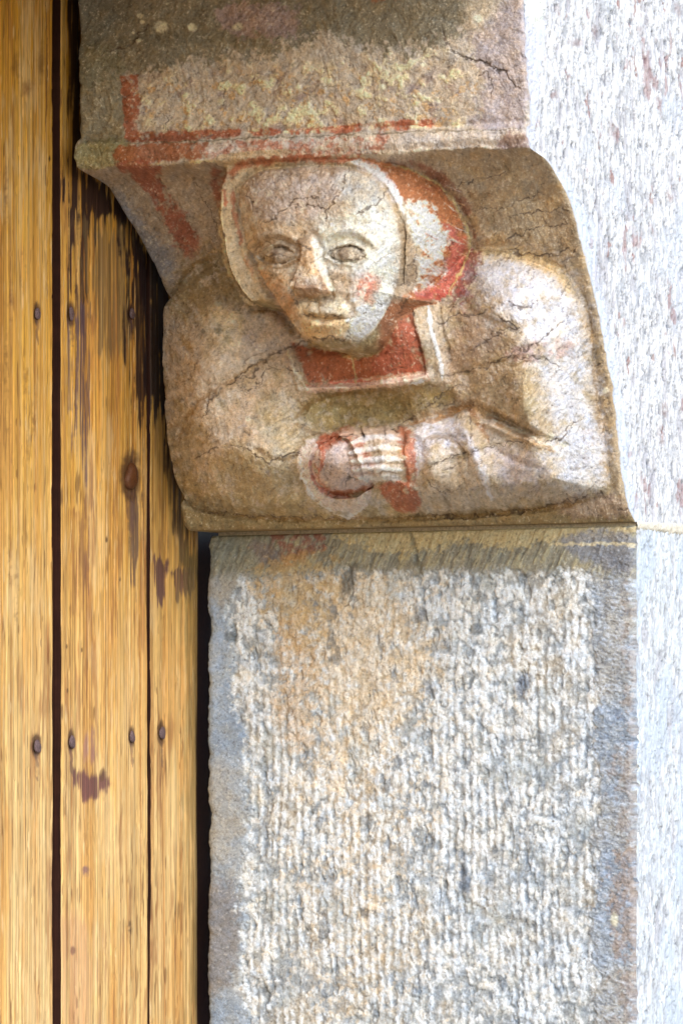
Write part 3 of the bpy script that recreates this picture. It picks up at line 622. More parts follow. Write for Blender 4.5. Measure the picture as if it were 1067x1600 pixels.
# veins and cracks: thin recessed dark lines
dk = (88, 72, 60)
CR = [([(150, 84), (190, 74), (212, 60), (228, 44), (246, 36)], 2.6, -2), ([(700, 78), (740, 92), (772, 104), (800, 122), (812, 142)], 3.4, -3), ([(690, 40), (702, 70), (706, 84)], 2.4, -1), ([(742, 120), (760, 112), (770, 150)], 2, -1),
 ([(316, 656), (330, 624), (366, 592), (402, 568), (440, 546), (482, 532)], 2.8, -2.4), ([(366, 592), (392, 588), (408, 572)], 2, -1), ([(372, 612), (400, 602), (416, 580), (440, 574), (470, 578)], 1.8, -1),
 ([(384, 698), (404, 716), (428, 722), (444, 712), (472, 710)], 2.2, -1.6), ([(300, 720), (340, 700), (384, 698)], 1.6, -1), ([(690, 588), (724, 580), (760, 572), (800, 552), (850, 530), (880, 500)], 2.0, -1.4),
 ([(684, 506), (720, 492), (760, 486), (790, 470), (812, 480), (840, 470)], 2.6, -1.4), ([(735, 548), (780, 520), (812, 512)], 1.8, -1), ([(770, 490), (812, 516)], 2, -1.4), ([(655, 738), (700, 716), (760, 700), (820, 688), (868, 690), (890, 668), (910, 650)], 1.9, -1.2),
 ([(618, 668), (650, 648), (690, 618), (720, 600)], 2, -1.2), ([(540, 742), (560, 752)], 1.5, -1), ([(650, 735), (700, 780)], 1.5, -1), ([(732, 648), (738, 670), (732, 690)], 2.6, -1.4), ([(800, 560), (850, 560), (880, 580)], 2, -1),
 ([(402, 348), (428, 338), (448, 322), (470, 312), (492, 306), (500, 318)], 2.2, -1.4), ([(506, 342), (512, 322), (528, 304), (536, 284), (546, 262)], 2.4, -1.6), ([(448, 322), (480, 320), (512, 326)], 1.6, -1), ([(556, 340), (572, 328), (592, 312), (602, 300)], 2.4, -1.2),
 ([(384, 300), (396, 318), (392, 330)], 2.2, -1), ([(462, 375), (474, 384), (490, 390)], 2, -1), ([(398, 392), (412, 380), (430, 378)], 2, -.8), ([(410, 405), (432, 394), (452, 398)], 2, -.8), ([(518, 404), (534, 386), (552, 384), (566, 396)], 2.2, -.8), ([(512, 400), (540, 410), (566, 398)], 2, -.8),
 ([(474, 494), (484, 491), (492, 494)], 2.6, -1), ([(504, 494), (518, 491), (530, 495)], 3, -1), ([(462, 440), (456, 462), (470, 480)], 1.6, -.8), ([(540, 510), (560, 490), (600, 470)], 1.3, -.6), ([(480, 530), (520, 527), (560, 532)], 2, -1),
 ([(650, 440), (648, 400), (654, 385)], 1.8, -1), ([(740, 330), (790, 322), (850, 300)], 1.8, -1), ([(700, 290), (760, 278), (800, 268)], 1.6, -1), ([(800, 340), (860, 328), (890, 330)], 2, -1), ([(760, 385), (830, 360), (895, 350)], 1.6, -1), ([(790, 390), (850, 400), (905, 385)], 2.6, -1.4), ([(925, 580), (942, 560), (948, 540)], 1.8, -1),
 ([(300, 798), (420, 806), (560, 812)], 1.6, -.6), ([(620, 806), (760, 806), (860, 790), (940, 770)], 2.2, -1.6), ([(960, 800), (985, 795)], 2, -1), ([(935, 765), (950, 780)], 2, -1), ([(250, 175), (262, 190), (256, 205)], 1.6, -.6), ([(345, 128), (352, 150), (345, 165)], 2, -1), ([(285, 250), (330, 330), (340, 380)], 1.3, -.6)]
for P_, w_, q_ in CR: p.stroke(P_, w_*.85, dk, .78, q_*1.1, .8, 4.2, brk=.18, dw=w_*.7)
rv = np.random.RandomState(12)
for k in range(46):
    x0, y0 = 270+rv.rand()*660, 400+rv.rand()*390; a_ = -.5+rv.randn()*.45; L_ = 20+rv.rand()*55
    p.stroke([(x0, y0), (x0+L_*.5*math.cos(a_), y0+L_*.5*math.sin(a_)+rv.randn()*5), (x0+L_*math.cos(a_), y0+L_*math.sin(a_))], 1.2+rv.rand(), (88, 72, 58), .5, -.7, .5, 3.5, .35)
vv = ridged(X_*.55+Y_*.83+8*p.n1, (X_*.83-Y_*.55)*.45, 60, 80, 3); p.put(ss(.86, .97, vv)*ss(-.1, .3, p.n3), (92, 78, 66), .42); p.dis -= ss(.88, .98, vv)*.9
# grain: tool marks and mineral speckle
g1 = fbm(X_*.8+Y_*.6, (Y_*.8-X_*.6)*.35, 5, 90, 4, .65); g1b = fbm(X_*.95-Y_*.3, (Y_*.95+X_*.3)*.3, 4.5, 92, 4, .65); wgt = ss(-.2, .2, fbm(X_, Y_, 70, 93, 2)); g1 = g1*wgt+g1b*(1-wgt); g2 = fbm(X_, Y_, 3.2, 95, 3, .7); g3 = fbm(X_, Y_, 11, 97, 4, .65)
crs = 1.06+.26*g1+.26*g2+.26*g3
p.col = p.col*np.clip(crs, .35, 1.7)[..., None]
hue = fbm(X_, Y_, 16, 99, 5, .7); p.col = p.col*(1+np.stack([.16*hue, .02*hue, -.24*hue], -1))
p.put(ss(.42, .6, g2+.3*g3), (216, 204, 182), .45); p.put(ss(.42, .62, -g2-.25*g3), (84, 70, 58), .5)
lum_ = (p.col*np.array([.3, .55, .15])).sum(-1, keepdims=True); p.col = p.col*.9+lum_*.1
p.col = np.clip(p.col*np.array([1.2, 1.22, 1.21]), 0, .74)
p.dis += g1*1.4+g2*.7+g3*1.2
p.dis += (crust*2.2)

#@END
Pw = np.stack([-Hn, Yn, Zn], -1)
nrm = grid_normals(Pw); nrm = np.where(nrm[..., :1] > 0, -nrm, nrm) if nrm[..., 0].mean() > 0 else nrm
Pw = Pw + nrm*p.dis[..., None]*ss(0, 6, np.minimum(Yn, D-Yn))[..., None]
Pw[..., 2] = np.where((Zn-ZB) < 1.5, ZB, Pw[..., 2])
nrm = grid_normals(Pw); nrm = -nrm if nrm[..., 0].mean() > 0 else nrm

corb = empty('carved_corbel', (0, 0, ZB*K+EYE), label='weathered stone corbel carved with a hooded figure folding its hands, above the stone doorpost', category='carved corbel')
# regions: every part is cut out of the same skin, normals shared
reg = np.zeros((NR, NC), int)          # 0 block
R = dict(block=0, moulding=1, tunic=2, head=3, hood=4, eye_l=5, eye_r=6, nose=7, mouth=8, neckline=9, cuff_l=10, cuff_r=11, hand=12, slab=13)
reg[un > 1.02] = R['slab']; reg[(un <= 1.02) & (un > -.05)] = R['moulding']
reg[dn_ > 0] = R['tunic']
necks = crom([(455, 534), (560, 500), (640, 475), (668, 588), (560, 604), (478, 606)], 1, True)
reg[(sdf(PX, PY, necks, 20) > 0)] = R['neckline']
cl = np.array([(478, 690), (505, 676), (540, 672), (600, 735), (578, 775), (545, 806), (505, 796), (472, 755), (463, 718)], float)
cr_ = np.array([(592, 758), (618, 752), (620, 672), (645, 670), (650, 730), (658, 775), (655, 798), (618, 799), (600, 784)], float)
reg[(sdf(PX, PY, cl, 20) > 0)] = R['cuff_l']; reg[(sdf(PX, PY, cr_, 20) > 0)] = R['cuff_r']
handp = np.array([(500, 712), (515, 690), (540, 672), (575, 664), (612, 666), (626, 680), (629, 750), (590, 754), (570, 768), (520, 768), (498, 745)], float)
reg[(sdf(PX, PY, handp, 20) > 0)] = R['hand']
reg[(hdn > -2)] = R['hood']; reg[(hdn > -2) & (fdn > -3) ] = R['head']
reg[(hdn > -2) & (fdn <= -3) & (PY > 485)] = R['head']
def ell(cx, cy, rx, ry): return ((PX-cx)/rx)**2+((PY-cy)/ry)**2 < 1
reg[(reg == 3) & (ndn > 0)] = 7; fc_ = (reg == 3) | (reg == 7)
def grow(m, cx, cy):
    d0 = np.where(m, (PX-cx)**2+(PY-cy)**2-Hn*.05, 1e9); g_ = np.zeros(m.shape, bool); g_.flat[np.argmin(d0)] = True
    for _ in range(400):
        n_ = g_.copy(); n_[1:] |= g_[:-1]; n_[:-1] |= g_[1:]; n_[:, 1:] |= g_[:, :-1]; n_[:, :-1] |= g_[:, 1:]; n_ &= m
        if n_.sum() == g_.sum(): break
        g_ = n_
    return g_
def ellc(cx, cy, rx, ry): return grow(fc_ & ell(cx, cy, rx, ry), cx, cy)
reg[ellc(432, 398, 34, 19)] = 5; reg[ellc(540, 396, 35, 19)] = 6; reg[ellc(509, 499, 34, 15)] = 8
fcs = grid_faces(NR, NC); rf = reg.ravel()[fcs[:, 0]]
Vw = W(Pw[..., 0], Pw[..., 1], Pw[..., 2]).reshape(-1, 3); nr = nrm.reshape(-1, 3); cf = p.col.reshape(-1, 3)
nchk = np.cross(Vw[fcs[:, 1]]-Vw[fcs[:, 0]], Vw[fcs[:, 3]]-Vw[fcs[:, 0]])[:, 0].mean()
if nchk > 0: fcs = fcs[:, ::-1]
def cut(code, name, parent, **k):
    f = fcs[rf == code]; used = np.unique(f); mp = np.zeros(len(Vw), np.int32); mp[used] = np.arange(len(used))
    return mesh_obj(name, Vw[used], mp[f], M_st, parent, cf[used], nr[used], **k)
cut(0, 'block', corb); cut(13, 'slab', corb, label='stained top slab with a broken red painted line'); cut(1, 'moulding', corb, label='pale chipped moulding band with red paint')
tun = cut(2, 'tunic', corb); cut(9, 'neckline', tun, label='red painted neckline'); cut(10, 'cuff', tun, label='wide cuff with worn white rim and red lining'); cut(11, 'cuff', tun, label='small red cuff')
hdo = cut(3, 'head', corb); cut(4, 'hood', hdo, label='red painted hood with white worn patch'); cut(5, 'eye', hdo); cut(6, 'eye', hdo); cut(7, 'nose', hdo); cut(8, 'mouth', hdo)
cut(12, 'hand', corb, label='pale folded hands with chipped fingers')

# front face of the corbel stone (daylight side), side towards the door, underside and top
def side_grid(edge, dirx, n, length, plane_y, spacing=1.6, x_end=None):
    cols = [edge]
    return cols
XE = 620
def front_grid(E, seed, nx, xend, amp=1.6, eps=0):
    # E: (rows,3) edge points in units; sweep to +x
    r = len(E); xf = np.linspace(E[:, 0].min(), xend, nx); s_ = np.linspace(0, 1, nx); X = np.maximum(xf[None], E[:, :1]+.01*np.arange(nx)[None]); Yv = np.repeat(E[:, 1:2], nx, 1)*(1-ss(0, .02, s_))[None]; Zv = np.repeat(E[:, 2:3], nx, 1)
    return X, Yv, Zv
E = Pw[:, 0, :]
X, Yv, Zv = front_grid(E, 0, 620, XE)
FXp, FYp = proj(X, Yv, Zv)
#@FRONT


def whitewash(Xp, Yp, Xw, Zw, low=False):
    c = Paint(Xp, Yp, (217, 216, 215) if not low else (208, 212, 214))
    s1 = fbm(Xw, Zw*.4, 6.5, 110, 4, .65); s2 = fbm(Xw, Zw*.3, 22, 114, 4, .6); s3 = fbm(Xw, Zw*.3, 5, 118, 3, .65); s4 = fbm(Xw, Zw, 150, 120, 3)
    k = .85 if low else 1
    c.put(ss(-.12, .32, s1+.3*s4), (144, 146, 150), .62*k); c.put(ss(.1, .45, fbm(Xw, Zw*.5, 14, 250, 4, .65)), (172, 171, 174), .5)
    c.put(ss(.1, .5, -s1+.3*s2), (232, 231, 228), .6); c.put(ss(.22, .5, s2), (164, 160, 166), .6*k); c.put(ss(.25, .5, s3+.3*s1), (96, 100, 112), .7*k)
    c.put(ss(.1, .5, s4), (212, 218, 226), .5)
    c.col *= (1+.16*fbm(Xw, Zw*.5, 4, 240, 3, .7))[..., None]
    if low: c.put(ss(.05, .4, fbm(Xw, Zw*.5, 60, 125, 4)), (186, 198, 210), .5)
    else:
        c.put(ss(.42, .58, fbm(Xw, Zw*.5, 34, 127, 4, .6)), (150, 112, 108), .6); c.put(ss(.5, .6, fbm(Xw, Zw*.5, 26, 133, 4, .6)), (140, 84, 64), .6)
    c.dis = -2.6*ss(.0, .4, s1)-3*ss(.1, .5, s3)-2*ss(.1, .5, s2)+s4*3+s1*1.5
    return c
fp = whitewash(FXp, FYp, X, Zv)
for x, y, rx, ry in ((932, 48, 6, 9), (874, 20, 3, 9), (902, 66, 9, 6), (1002, 46, 6, 10), (833, 130, 2.5, 10), (868, 148, 5, 8), (960, 205, 5, 14), (1048, 306, 4, 8), (1030, 164, 3, 10), (1020, 360, 3, 12), (1020, 115, 4, 12), (1040, 640, 5, 12), (1035, 680, 4, 14), (1060, 15, 5, 12)): fp.blob(x, y, rx, ry, (140, 112, 108), .7, -10, .8, 1.1, .45)
fp.poly([(822, -60), (835, -60), (852, 30), (838, 190), (836, 232), (826, 225), (820, 100)], (208, 210, 222), .8, 3, 4)
fp.poly([(820, -30), (850, -30), (852, 20), (845, 38), (828, 30)], (228, 230, 218), .9, 2, 3); fp.stroke([(812, -20), (818, 4), (822, 20), (820, 40)], 1.6, (90, 86, 84), .8, -2)
edge_x = FXp-FXp[:, :1]
fp.put((1-ss(10, 26, edge_x+8*fp.n1))*ss(240, 300, FYp), (206, 214, 226), .6)

#@FEND
sp = ss(0, 14, X-E[:, :1])
Yv = Yv - fp.dis*sp
col = fp.col; m = (1-ss(0, 7, X-E[:, :1]+3*fp.n2))[..., None]; col = col*(1-m*.6)+p.col[:, :1]*m*.6
P3 = np.stack([X, Yv, Zv], -1); n = grid_normals(P3); n = -n if n[..., 1].mean() > 0 else n
fg = grid_faces(*X.shape); Vf = W(X, Yv, Zv).reshape(-1, 3)
if np.cross(Vf[fg[0, 1]]-Vf[fg[0, 0]], Vf[fg[0, 3]]-Vf[fg[0, 0]])[1] > 0: fg = fg[:, ::-1]
mesh_obj('front_face', Vf, fg, M_front, corb, col.reshape(-1, 3), None, label='whitewashed daylight face of the corbel stone')
# back side and underside
E2 = Pw[::4, -1, :]; nx = 12; s_ = np.linspace(0, 1, nx)
X2 = E2[:, :1]+(80-E2[:, :1])*s_; Y2 = np.repeat(E2[:, 1:2], nx, 1); Z2 = np.repeat(E2[:, 2:3], nx, 1)
mesh_obj('back_face', W(X2, Y2, Z2).reshape(-1, 3), grid_faces(*X2.shape), M_st, corb, np.repeat(p.col[::4, -1:], nx, 1).reshape(-1, 3))
E3 = Pw[-1, ::4, :]; s_ = np.linspace(0, 1, 8)[:, None]
X3 = E3[:, 0]+(60-E3[:, 0])*s_; Y3 = np.repeat(E3[None, :, 1], 8, 0); Z3 = np.repeat(E3[None, :, 2], 8, 0)
mesh_obj('underside', W(X3, Y3, Z3).reshape(-1, 3), grid_faces(*X3.shape), M_st, corb, np.repeat(p.col[-1:, ::4], 8, 0).reshape(-1, 3))

# ------------------------------------------------------------------ THE DOORPOST STONE
jamb = empty('doorpost_stone', (0, 0, 0), label='pecked grey doorpost stone with smooth margins and ochre stain below the carved corbel', category='doorpost')
ZJ = ZB-6; ZJB = inv(600, 1680, 0)[1]
NR2, NC2 = 640, 600
z2 = np.linspace(ZJ, ZJB, NR2); t2 = np.linspace(0, 1, NC2)
Zj, Tj = np.meshgrid(z2, t2, indexing='ij')
Dw = D + 5*fbm(Zj*0, Zj, 60, 71) + 4*fbm(Zj*0, Zj, 18, 72) + 6*(1-ss(0, 18, ZJ-Zj))*-1
Yj = Tj*Dw
Hj = np.zeros_like(Yj)
JX, JY = proj(-Hj, Yj, Zj)
#@PILLAR

q = Paint(JX, JY, (158, 160, 162))
inr = sdf(JX, JY, np.array([(374, 900), (640, 896), (925, 892), (932, 1100), (932, 1300), (926, 1450), (940, 1720), (386, 1720), (376, 1500), (386, 1200), (366, 1050), (352, 960)], float), 60)+20*q.n1+9*q.n2
pk = ss(-6, 8, inr)
q.put(ss(-.1, .5, q.n3), (142, 150, 160), .8); q.put(ss(0, .5, -q.n3), (168, 158, 144), .7)
# right margin: fine horizontal chisel lines, brown skin at the arris
rm = ss(905, 935, JX); lm = 1-ss(360, 392, JX)
hs = fbm(JX*.5+JY*.16, JY*.97-JX*.2, 4, 140, 3, .65)
q.put(rm*ss(.0, .5, hs), (196, 196, 200), .6); q.put(rm*ss(.05, .5, -hs), (112, 114, 122), .55)
q.poly([(975, 840), (996, 840), (1000, 1600), (960, 1600), (968, 1480), (955, 1400), (972, 1300), (960, 1210), (978, 1100)], (160, 142, 128), .6, 8, 18, .5)
q.poly([(950, 1360), (996, 1330), (1000, 1600), (965, 1500)], (158, 136, 120), .5, 8, 16, .4)
q.poly([(318, 1380), (372, 1400), (376, 1500), (325, 1560)], (134, 122, 112), .7, 10, 16)
q.poly([(322, 940), (350, 960), (365, 1060), (335, 1120), (322, 1100)], (160, 168, 178), .7, 8, 12)
# top margin: ochre skin, diagonal tooling
ds = fbm(JX*.92+JY*.38, (JY*.92-JX*.38)*.16, 4.5, 144, 3, .65)
tm = (1-ss(880, 912, JY+10*q.n1))
q.put(tm, (146, 134, 108), .85); q.put(tm*ss(0, .5, ds), (178, 162, 124), .6); q.put(tm*ss(.05, .5, -ds), (98, 92, 80), .55)
q.put(tm*ss(470, 380, JX), (128, 126, 112), .6)
q.poly([(540, 822), (980, 818), (985, 838), (900, 850), (850, 842), (800, 860), (720, 846), (650, 868), (560, 850)], (196, 172, 126), .8, 4, 12)
q.poly([(880, 838), (992, 832), (992, 900), (950, 895), (900, 870)], (126, 124, 128), .8, 8, 12)
q.stroke([(860, 852), (930, 850), (992, 852)], 3.5, (212, 190, 150), .75)
q.poly([(430, 826), (500, 832), (510, 850), (470, 870), (440, 880), (432, 850)], (138, 78, 66), .75, 6, 12, .35)
q.poly([(395, 850), (430, 850), (440, 880), (405, 885)], (120, 100, 100), .6, 8, 10)
# pecked field: rows of punch marks, lime wash left on the ridges
wx = JX+9*fbm(JX, JY, 190, 150); wy = JY

def cells(wx, wy, sx, sy, sd):
    cx_ = wx/sx; iy0 = wy/sy+.6*vn(np.floor(cx_)*3.1, wy/70, sd)
    best = np.full(wx.shape, 9.); rnd = np.zeros(wx.shape); rng = np.random.RandomState(sd); J1 = rng.rand(256, 256)-.5; J2 = rng.rand(256, 256)-.5; J3 = rng.rand(256, 256)
    ci = np.floor(cx_).astype(int); cj = np.floor(iy0).astype(int)
    for a_ in (-1, 0, 1):
        for b_ in (-1, 0, 1):
            i_, j_ = (ci+a_) & 255, (cj+b_) & 255
            dd = np.hypot((cx_-(ci+a_)-.5-.38*J1[i_, j_]), (iy0-(cj+b_)-.5-.9*J2[i_, j_]))/(.7+.6*J3[i_, j_])
            k_ = dd < best; best = np.where(k_, dd, best); rnd = np.where(k_, J3[i_, j_], rnd)
    return np.clip(1-(best/.75)**2, 0, 1), rnd
n5 = fbm(JX, JY, 9, 181, 3, .6); n6 = fbm(JX, JY, 9, 185, 3, .6); n7 = fbm(JX, JY*.55, 8, 188, 3, .6)
da, ra = cells(wx+2.2*n5, wy+5*n6, 12.5, 13, 3); db, rb_ = cells(wx+2.2*n6, wy+5*n5, 11.5, 11, 5)
mixc = ss(-.25, .25, fbm(JX, JY, 120, 190, 3)+(JX-640)/500)
dome = da*mixc+db*(1-mixc)*.85; rnd = ra*mixc+rb_*(1-mixc)
ridge = .5-.5*np.cos(2*np.pi*(wx+2*n5)/12.5)
worn = ss(-.35, .35, fbm(JX, JY*.6, 34, 160, 4, .6)+.1)
rz_ = ss(950, 1350, JY+120*q.n3)*ss(.1, .6, .5+q.n3)
bmp = np.clip((dome*(.85-.25*rz_)+(.1+.34*rz_)*ridge+.45*n7)*(.45+.55*worn)*(.5+.5*ss(.1, .7, rnd+.3)), 0, 1)
q.put(pk, (158, 158, 156), .9)
q.put(pk*ss(.0, .5, q.n3+.4*q.n1), (176, 160, 138), .7)
och = np.exp(-((JX-560-60*q.n3)/120)**2)*ss(850, 930, JY)*(1-.5*ss(1000, 1300, JY)); q.put(pk*ss(.2, .75, och+.5*q.n1), (196, 168, 130), .55)
lw = ss(-.18, .4, bmp*1.0-.26+.35*n7+.3*q.n2+.2*q.n1)
q.put(pk*lw, (226, 221, 214), .85)
q.put(pk*ss(.1, .5, .8*och+.5*q.n2+.5*n5-.2), (218, 190, 152), .55)
dkp = ss(.22, .5, fbm(JX, JY*.4, 15, 164, 4, .62)-.15*bmp); q.put(pk*dkp, (128, 134, 140), .5)
q.put(pk*ss(.16, .42, fbm(JX, JY*.7, 40, 230, 5, .62)), (168, 168, 162), .5)
q.put(pk*ss(.34, .55, fbm(JX, JY*.6, 22, 168, 4, .6)), (100, 104, 108), .6)
q.poly([(400, 880), (470, 868), (520, 890), (528, 935), (500, 985), (455, 1000), (425, 960), (400, 920)], (190, 154, 98), .6, 14, 26, .35)
q.poly([(440, 980), (480, 990), (500, 1100), (470, 1180), (440, 1120)], (196, 156, 108), .45, 14, 24, .4)
q.blob(546, 905, 12, 26, (88, 86, 80), .75, 15, .4, .6); q.blob(745, 985, 10, 12, (86, 92, 96), .7); q.blob(820, 1070, 14, 18, (88, 98, 112), .8, 0, .4, .6); q.blob(725, 1370, 8, 34, (88, 94, 102), .8, -8, .4, .5); q.blob(656, 962, 14, 14, (104, 104, 104), .6)
q.blob(770, 1475, 8, 9, (222, 214, 200), .8); q.blob(962, 1437, 6, 12, (222, 210, 180), .85); q.blob(365, 995, 10, 8, (84, 86, 84), .7)
q.dis = pk*(bmp*3.0-2+q.n1*1.6+n7*1.0)+(1-pk)*(hs*1.6*rm+ds*2.2*tm+q.n1*1.6+3)-pk*dkp*2.5
q.stroke([(545, 880), (552, 920), (540, 950)], 3, (70, 64, 54), .6, -2); q.stroke([(640, 830), (652, 870), (660, 900)], 4, (96, 88, 70), .6, -1)
g2 = fbm(JX, JY, 3.0, 172, 3, .7); g3 = fbm(JX, JY, 10, 175, 4, .65)
q.col = q.col*np.clip(1+.26*g2+.18*g3, .4, 1.6)[..., None]; q.col = np.clip(q.col*np.array([1.0, 1.1, 1.2]), 0, .8); hue = fbm(JX, JY, 18, 177, 5, .7); q.col = q.col*(1+np.stack([.12*hue, .0*hue, -.18*hue], -1))
q.put(ss(.45, .65, g2)*.6, (225, 220, 210), .5); q.put(ss(.42, .62, -g2), (84, 78, 72), .5)
q.dis += g2*.7+g3*.8

#@PEND
Hj = q.dis + fbm(Yj, Zj, 120, 75, 3)*4
rj = 7+3*fbm(Yj*0, Zj, 15, 74)
Hj = Hj*ss(0, 10, Yj)*1.0 - arris(Yj, rj*.8+np.clip(fbm(Yj*0, Zj, 14, 79)*16, 0, 12)) - arris(Dw-Yj, rj*2.2)*.7 - arris(ZJ-Zj, 5+0*Yj)
P3 = np.stack([-Hj, Yj, Zj], -1); n = grid_normals(P3); n = -n if n[..., 0].mean() > 0 else n
fg = grid_faces(NR2, NC2); Vf = W(-Hj, Yj, Zj).reshape(-1, 3)
if np.cross(Vf[fg[:, 1]]-Vf[fg[:, 0]], Vf[fg[:, 3]]-Vf[fg[:, 0]])[:, 0].mean() > 0: fg = fg[:, ::-1]
mesh_obj('inner_face', Vf, fg, M_pill, jamb, q.col.reshape(-1, 3), n.reshape(-1, 3), label='pecked inner face with ochre stain')
E = P3[:, 0, :]; X, Yv, Zv = front_grid(E, 1, 420, XE)
GX, GY = proj(X, Yv, Zv)
#@FRONT2

gp = whitewash(GX, GY, X, Zv, True)
gp.poly([(985, 800), (1100, 805), (1100, 826), (985, 822)], (226, 212, 186), .8, 3, 6)

#@F2END
Yv = Yv - gp.dis*ss(0, 12, X)
P4 = np.stack([X, Yv, Zv], -1); n = grid_normals(P4); n = -n if n[..., 1].mean() > 0 else n
Vf = W(X, Yv, Zv).reshape(-1, 3); fg = grid_faces(*X.shape)
if np.cross(Vf[fg[0, 1]]-Vf[fg[0, 0]], Vf[fg[0, 3]]-Vf[fg[0, 0]])[1] > 0: fg = fg[:, ::-1]
mesh_obj('front_face', Vf, fg, M_front, jamb, gp.col.reshape(-1, 3), None, label='bright whitewashed front face')
E2 = P3[::4, -1, :]; s_ = np.linspace(0, 1, 12)
X2 = E2[:, :1]+(200-E2[:, :1])*s_; Y2 = np.repeat(E2[:, 1:2], 12, 1); Z2 = np.repeat(E2[:, 2:3], 12, 1)
mesh_obj('back_face', W(X2, Y2, Z2).reshape(-1, 3), grid_faces(*X2.shape), M_pill, jamb, np.repeat(q.col[::4, -1:], 12, 1).reshape(-1, 3))
E3 = P3[0, ::4, :]; s_ = np.linspace(0, 1, 6)[:, None]
X3 = E3[:, 0]+(200-E3[:, 0])*s_; Y3 = np.repeat(E3[None, :, 1], 6, 0); Z3 = np.repeat(E3[None, :, 2], 6, 0)
mesh_obj('top_face', W(X3, Y3, Z3).reshape(-1, 3), grid_faces(*X3.shape), M_pill, jamb, np.repeat(q.col[:1, ::4], 6, 0).reshape(-1, 3))
# lime mortar in the joint
rs = np.random.RandomState(4)
def box(x0, x1, y0, y1, z0, z1):
    V = np.array([(x, y, z) for x in (x0, x1) for y in (y0, y1) for z in (z0, z1)], float)
    f = [(0, 1, 3, 2), (4, 6, 7, 5), (0, 4, 5, 1), (2, 3, 7, 6), (0, 2, 6, 4), (1, 5, 7, 3)]
    return W(V[:, 0], V[:, 1], V[:, 2]), f
M_mort = flat_mat('lime_mortar', (214, 204, 184), sc=500)
V, f = box(13, XE, 4.5, D-12, ZJ-3, ZB+3); mesh_obj('mortar_joint', V, f, M_mort, jamb)
xm = np.linspace(6, XE, 420); vm = np.linspace(-1, 1, 13); Vm, Xm = np.meshgrid(vm, xm, indexing='ij')
hw = 9+6*fbm(Xm, Xm*0, 22, 301)+4*fbm(Xm, Vm*3, 7, 303)
Zm = (ZB+ZJ)/2-1.5+Vm*hw; Ym = 4-5.5*(1-np.abs(Vm)**3)+2.2*fbm(Xm, Zm, 9, 305); Ym = np.where(np.abs(Vm) > .98, 6, Ym)
fm_ = grid_faces(*Xm.shape); Vx = W(Xm, Ym, Zm).reshape(-1, 3)
if np.cross(Vx[fm_[500, 1]]-Vx[fm_[500, 0]], Vx[fm_[500, 3]]-Vx[fm_[500, 0]])[1] > 0: fm_ = fm_[:, ::-1]
mesh_obj('mortar_smear', Vx, fm_, M_mort, jamb, label='pale mortar smeared over the joint on the daylight face')

# ------------------------------------------------------------------ THE PLANK DOOR
DY = D+30
door = empty('plank_door', (-300*K, DY*K, 0), label='honey coloured door of upright wooden planks with dark grooves and old nails', category='door')
def wood_mat():
    m = stone_mat('old_varnished_wood', 1, 0, 0, .6); N = m.node_tree.nodes; L = m.node_tree.links
    b = N['Principled BSDF']; at = [x for x in N if x.type == 'ATTRIBUTE'][0]; tc = [x for x in N if x.type == 'TEX_COORD'][0]
    mp = N.new('ShaderNodeMapping'); mp.inputs['Scale'].default_value = (1, 1, .008); L.new(tc.outputs['Object'], mp.inputs['Vector'])
    n1 = N.new('ShaderNodeTexNoise'); n1.inputs['Scale'].default_value = 560; n1.inputs['Detail'].default_value = 5; n1.inputs['Roughness'].default_value = .65; L.new(mp.outputs[0], n1.inputs['Vector'])
    mr = N.new('ShaderNodeMapRange'); mr.inputs[1].default_value = .3; mr.inputs[2].default_value = .7; mr.inputs[3].default_value = .52; mr.inputs[4].default_value = 1.22; L.new(n1.outputs[0], mr.inputs[0])
    mu = N.new('ShaderNodeVectorMath'); mu.operation = 'SCALE'; L.new(at.outputs['Color'], mu.inputs[0]); L.new(mr.outputs[0], mu.inputs['Scale']); L.new(mu.outputs[0], b.inputs['Base Color'])
    bp = N.new('ShaderNodeBump'); bp.inputs['Strength'].default_value = .35; bp.inputs['Distance'].default_value = .0006
    L.new(n1.outputs[0], bp.inputs['Height']); L.new(bp.outputs[0], b.inputs['Normal']); return m
M_wood = wood_mat()
def xof(px, py=800):             # door plane x under a picture column
    return -inv_y(px, py, DY)[0]
NAILS = [(58, 490, 4, 13, 0), (111, 490, 4, 14, 1), (206, 490, 4, 12, 1), (58, 1167, 5, 15, 0), (112, 1160, 4.5, 15, 1), (206, 1152, 4, 13, 1), (253, 1146, 4.5, 15, 2), (205, 745, 11, 27, 1)]
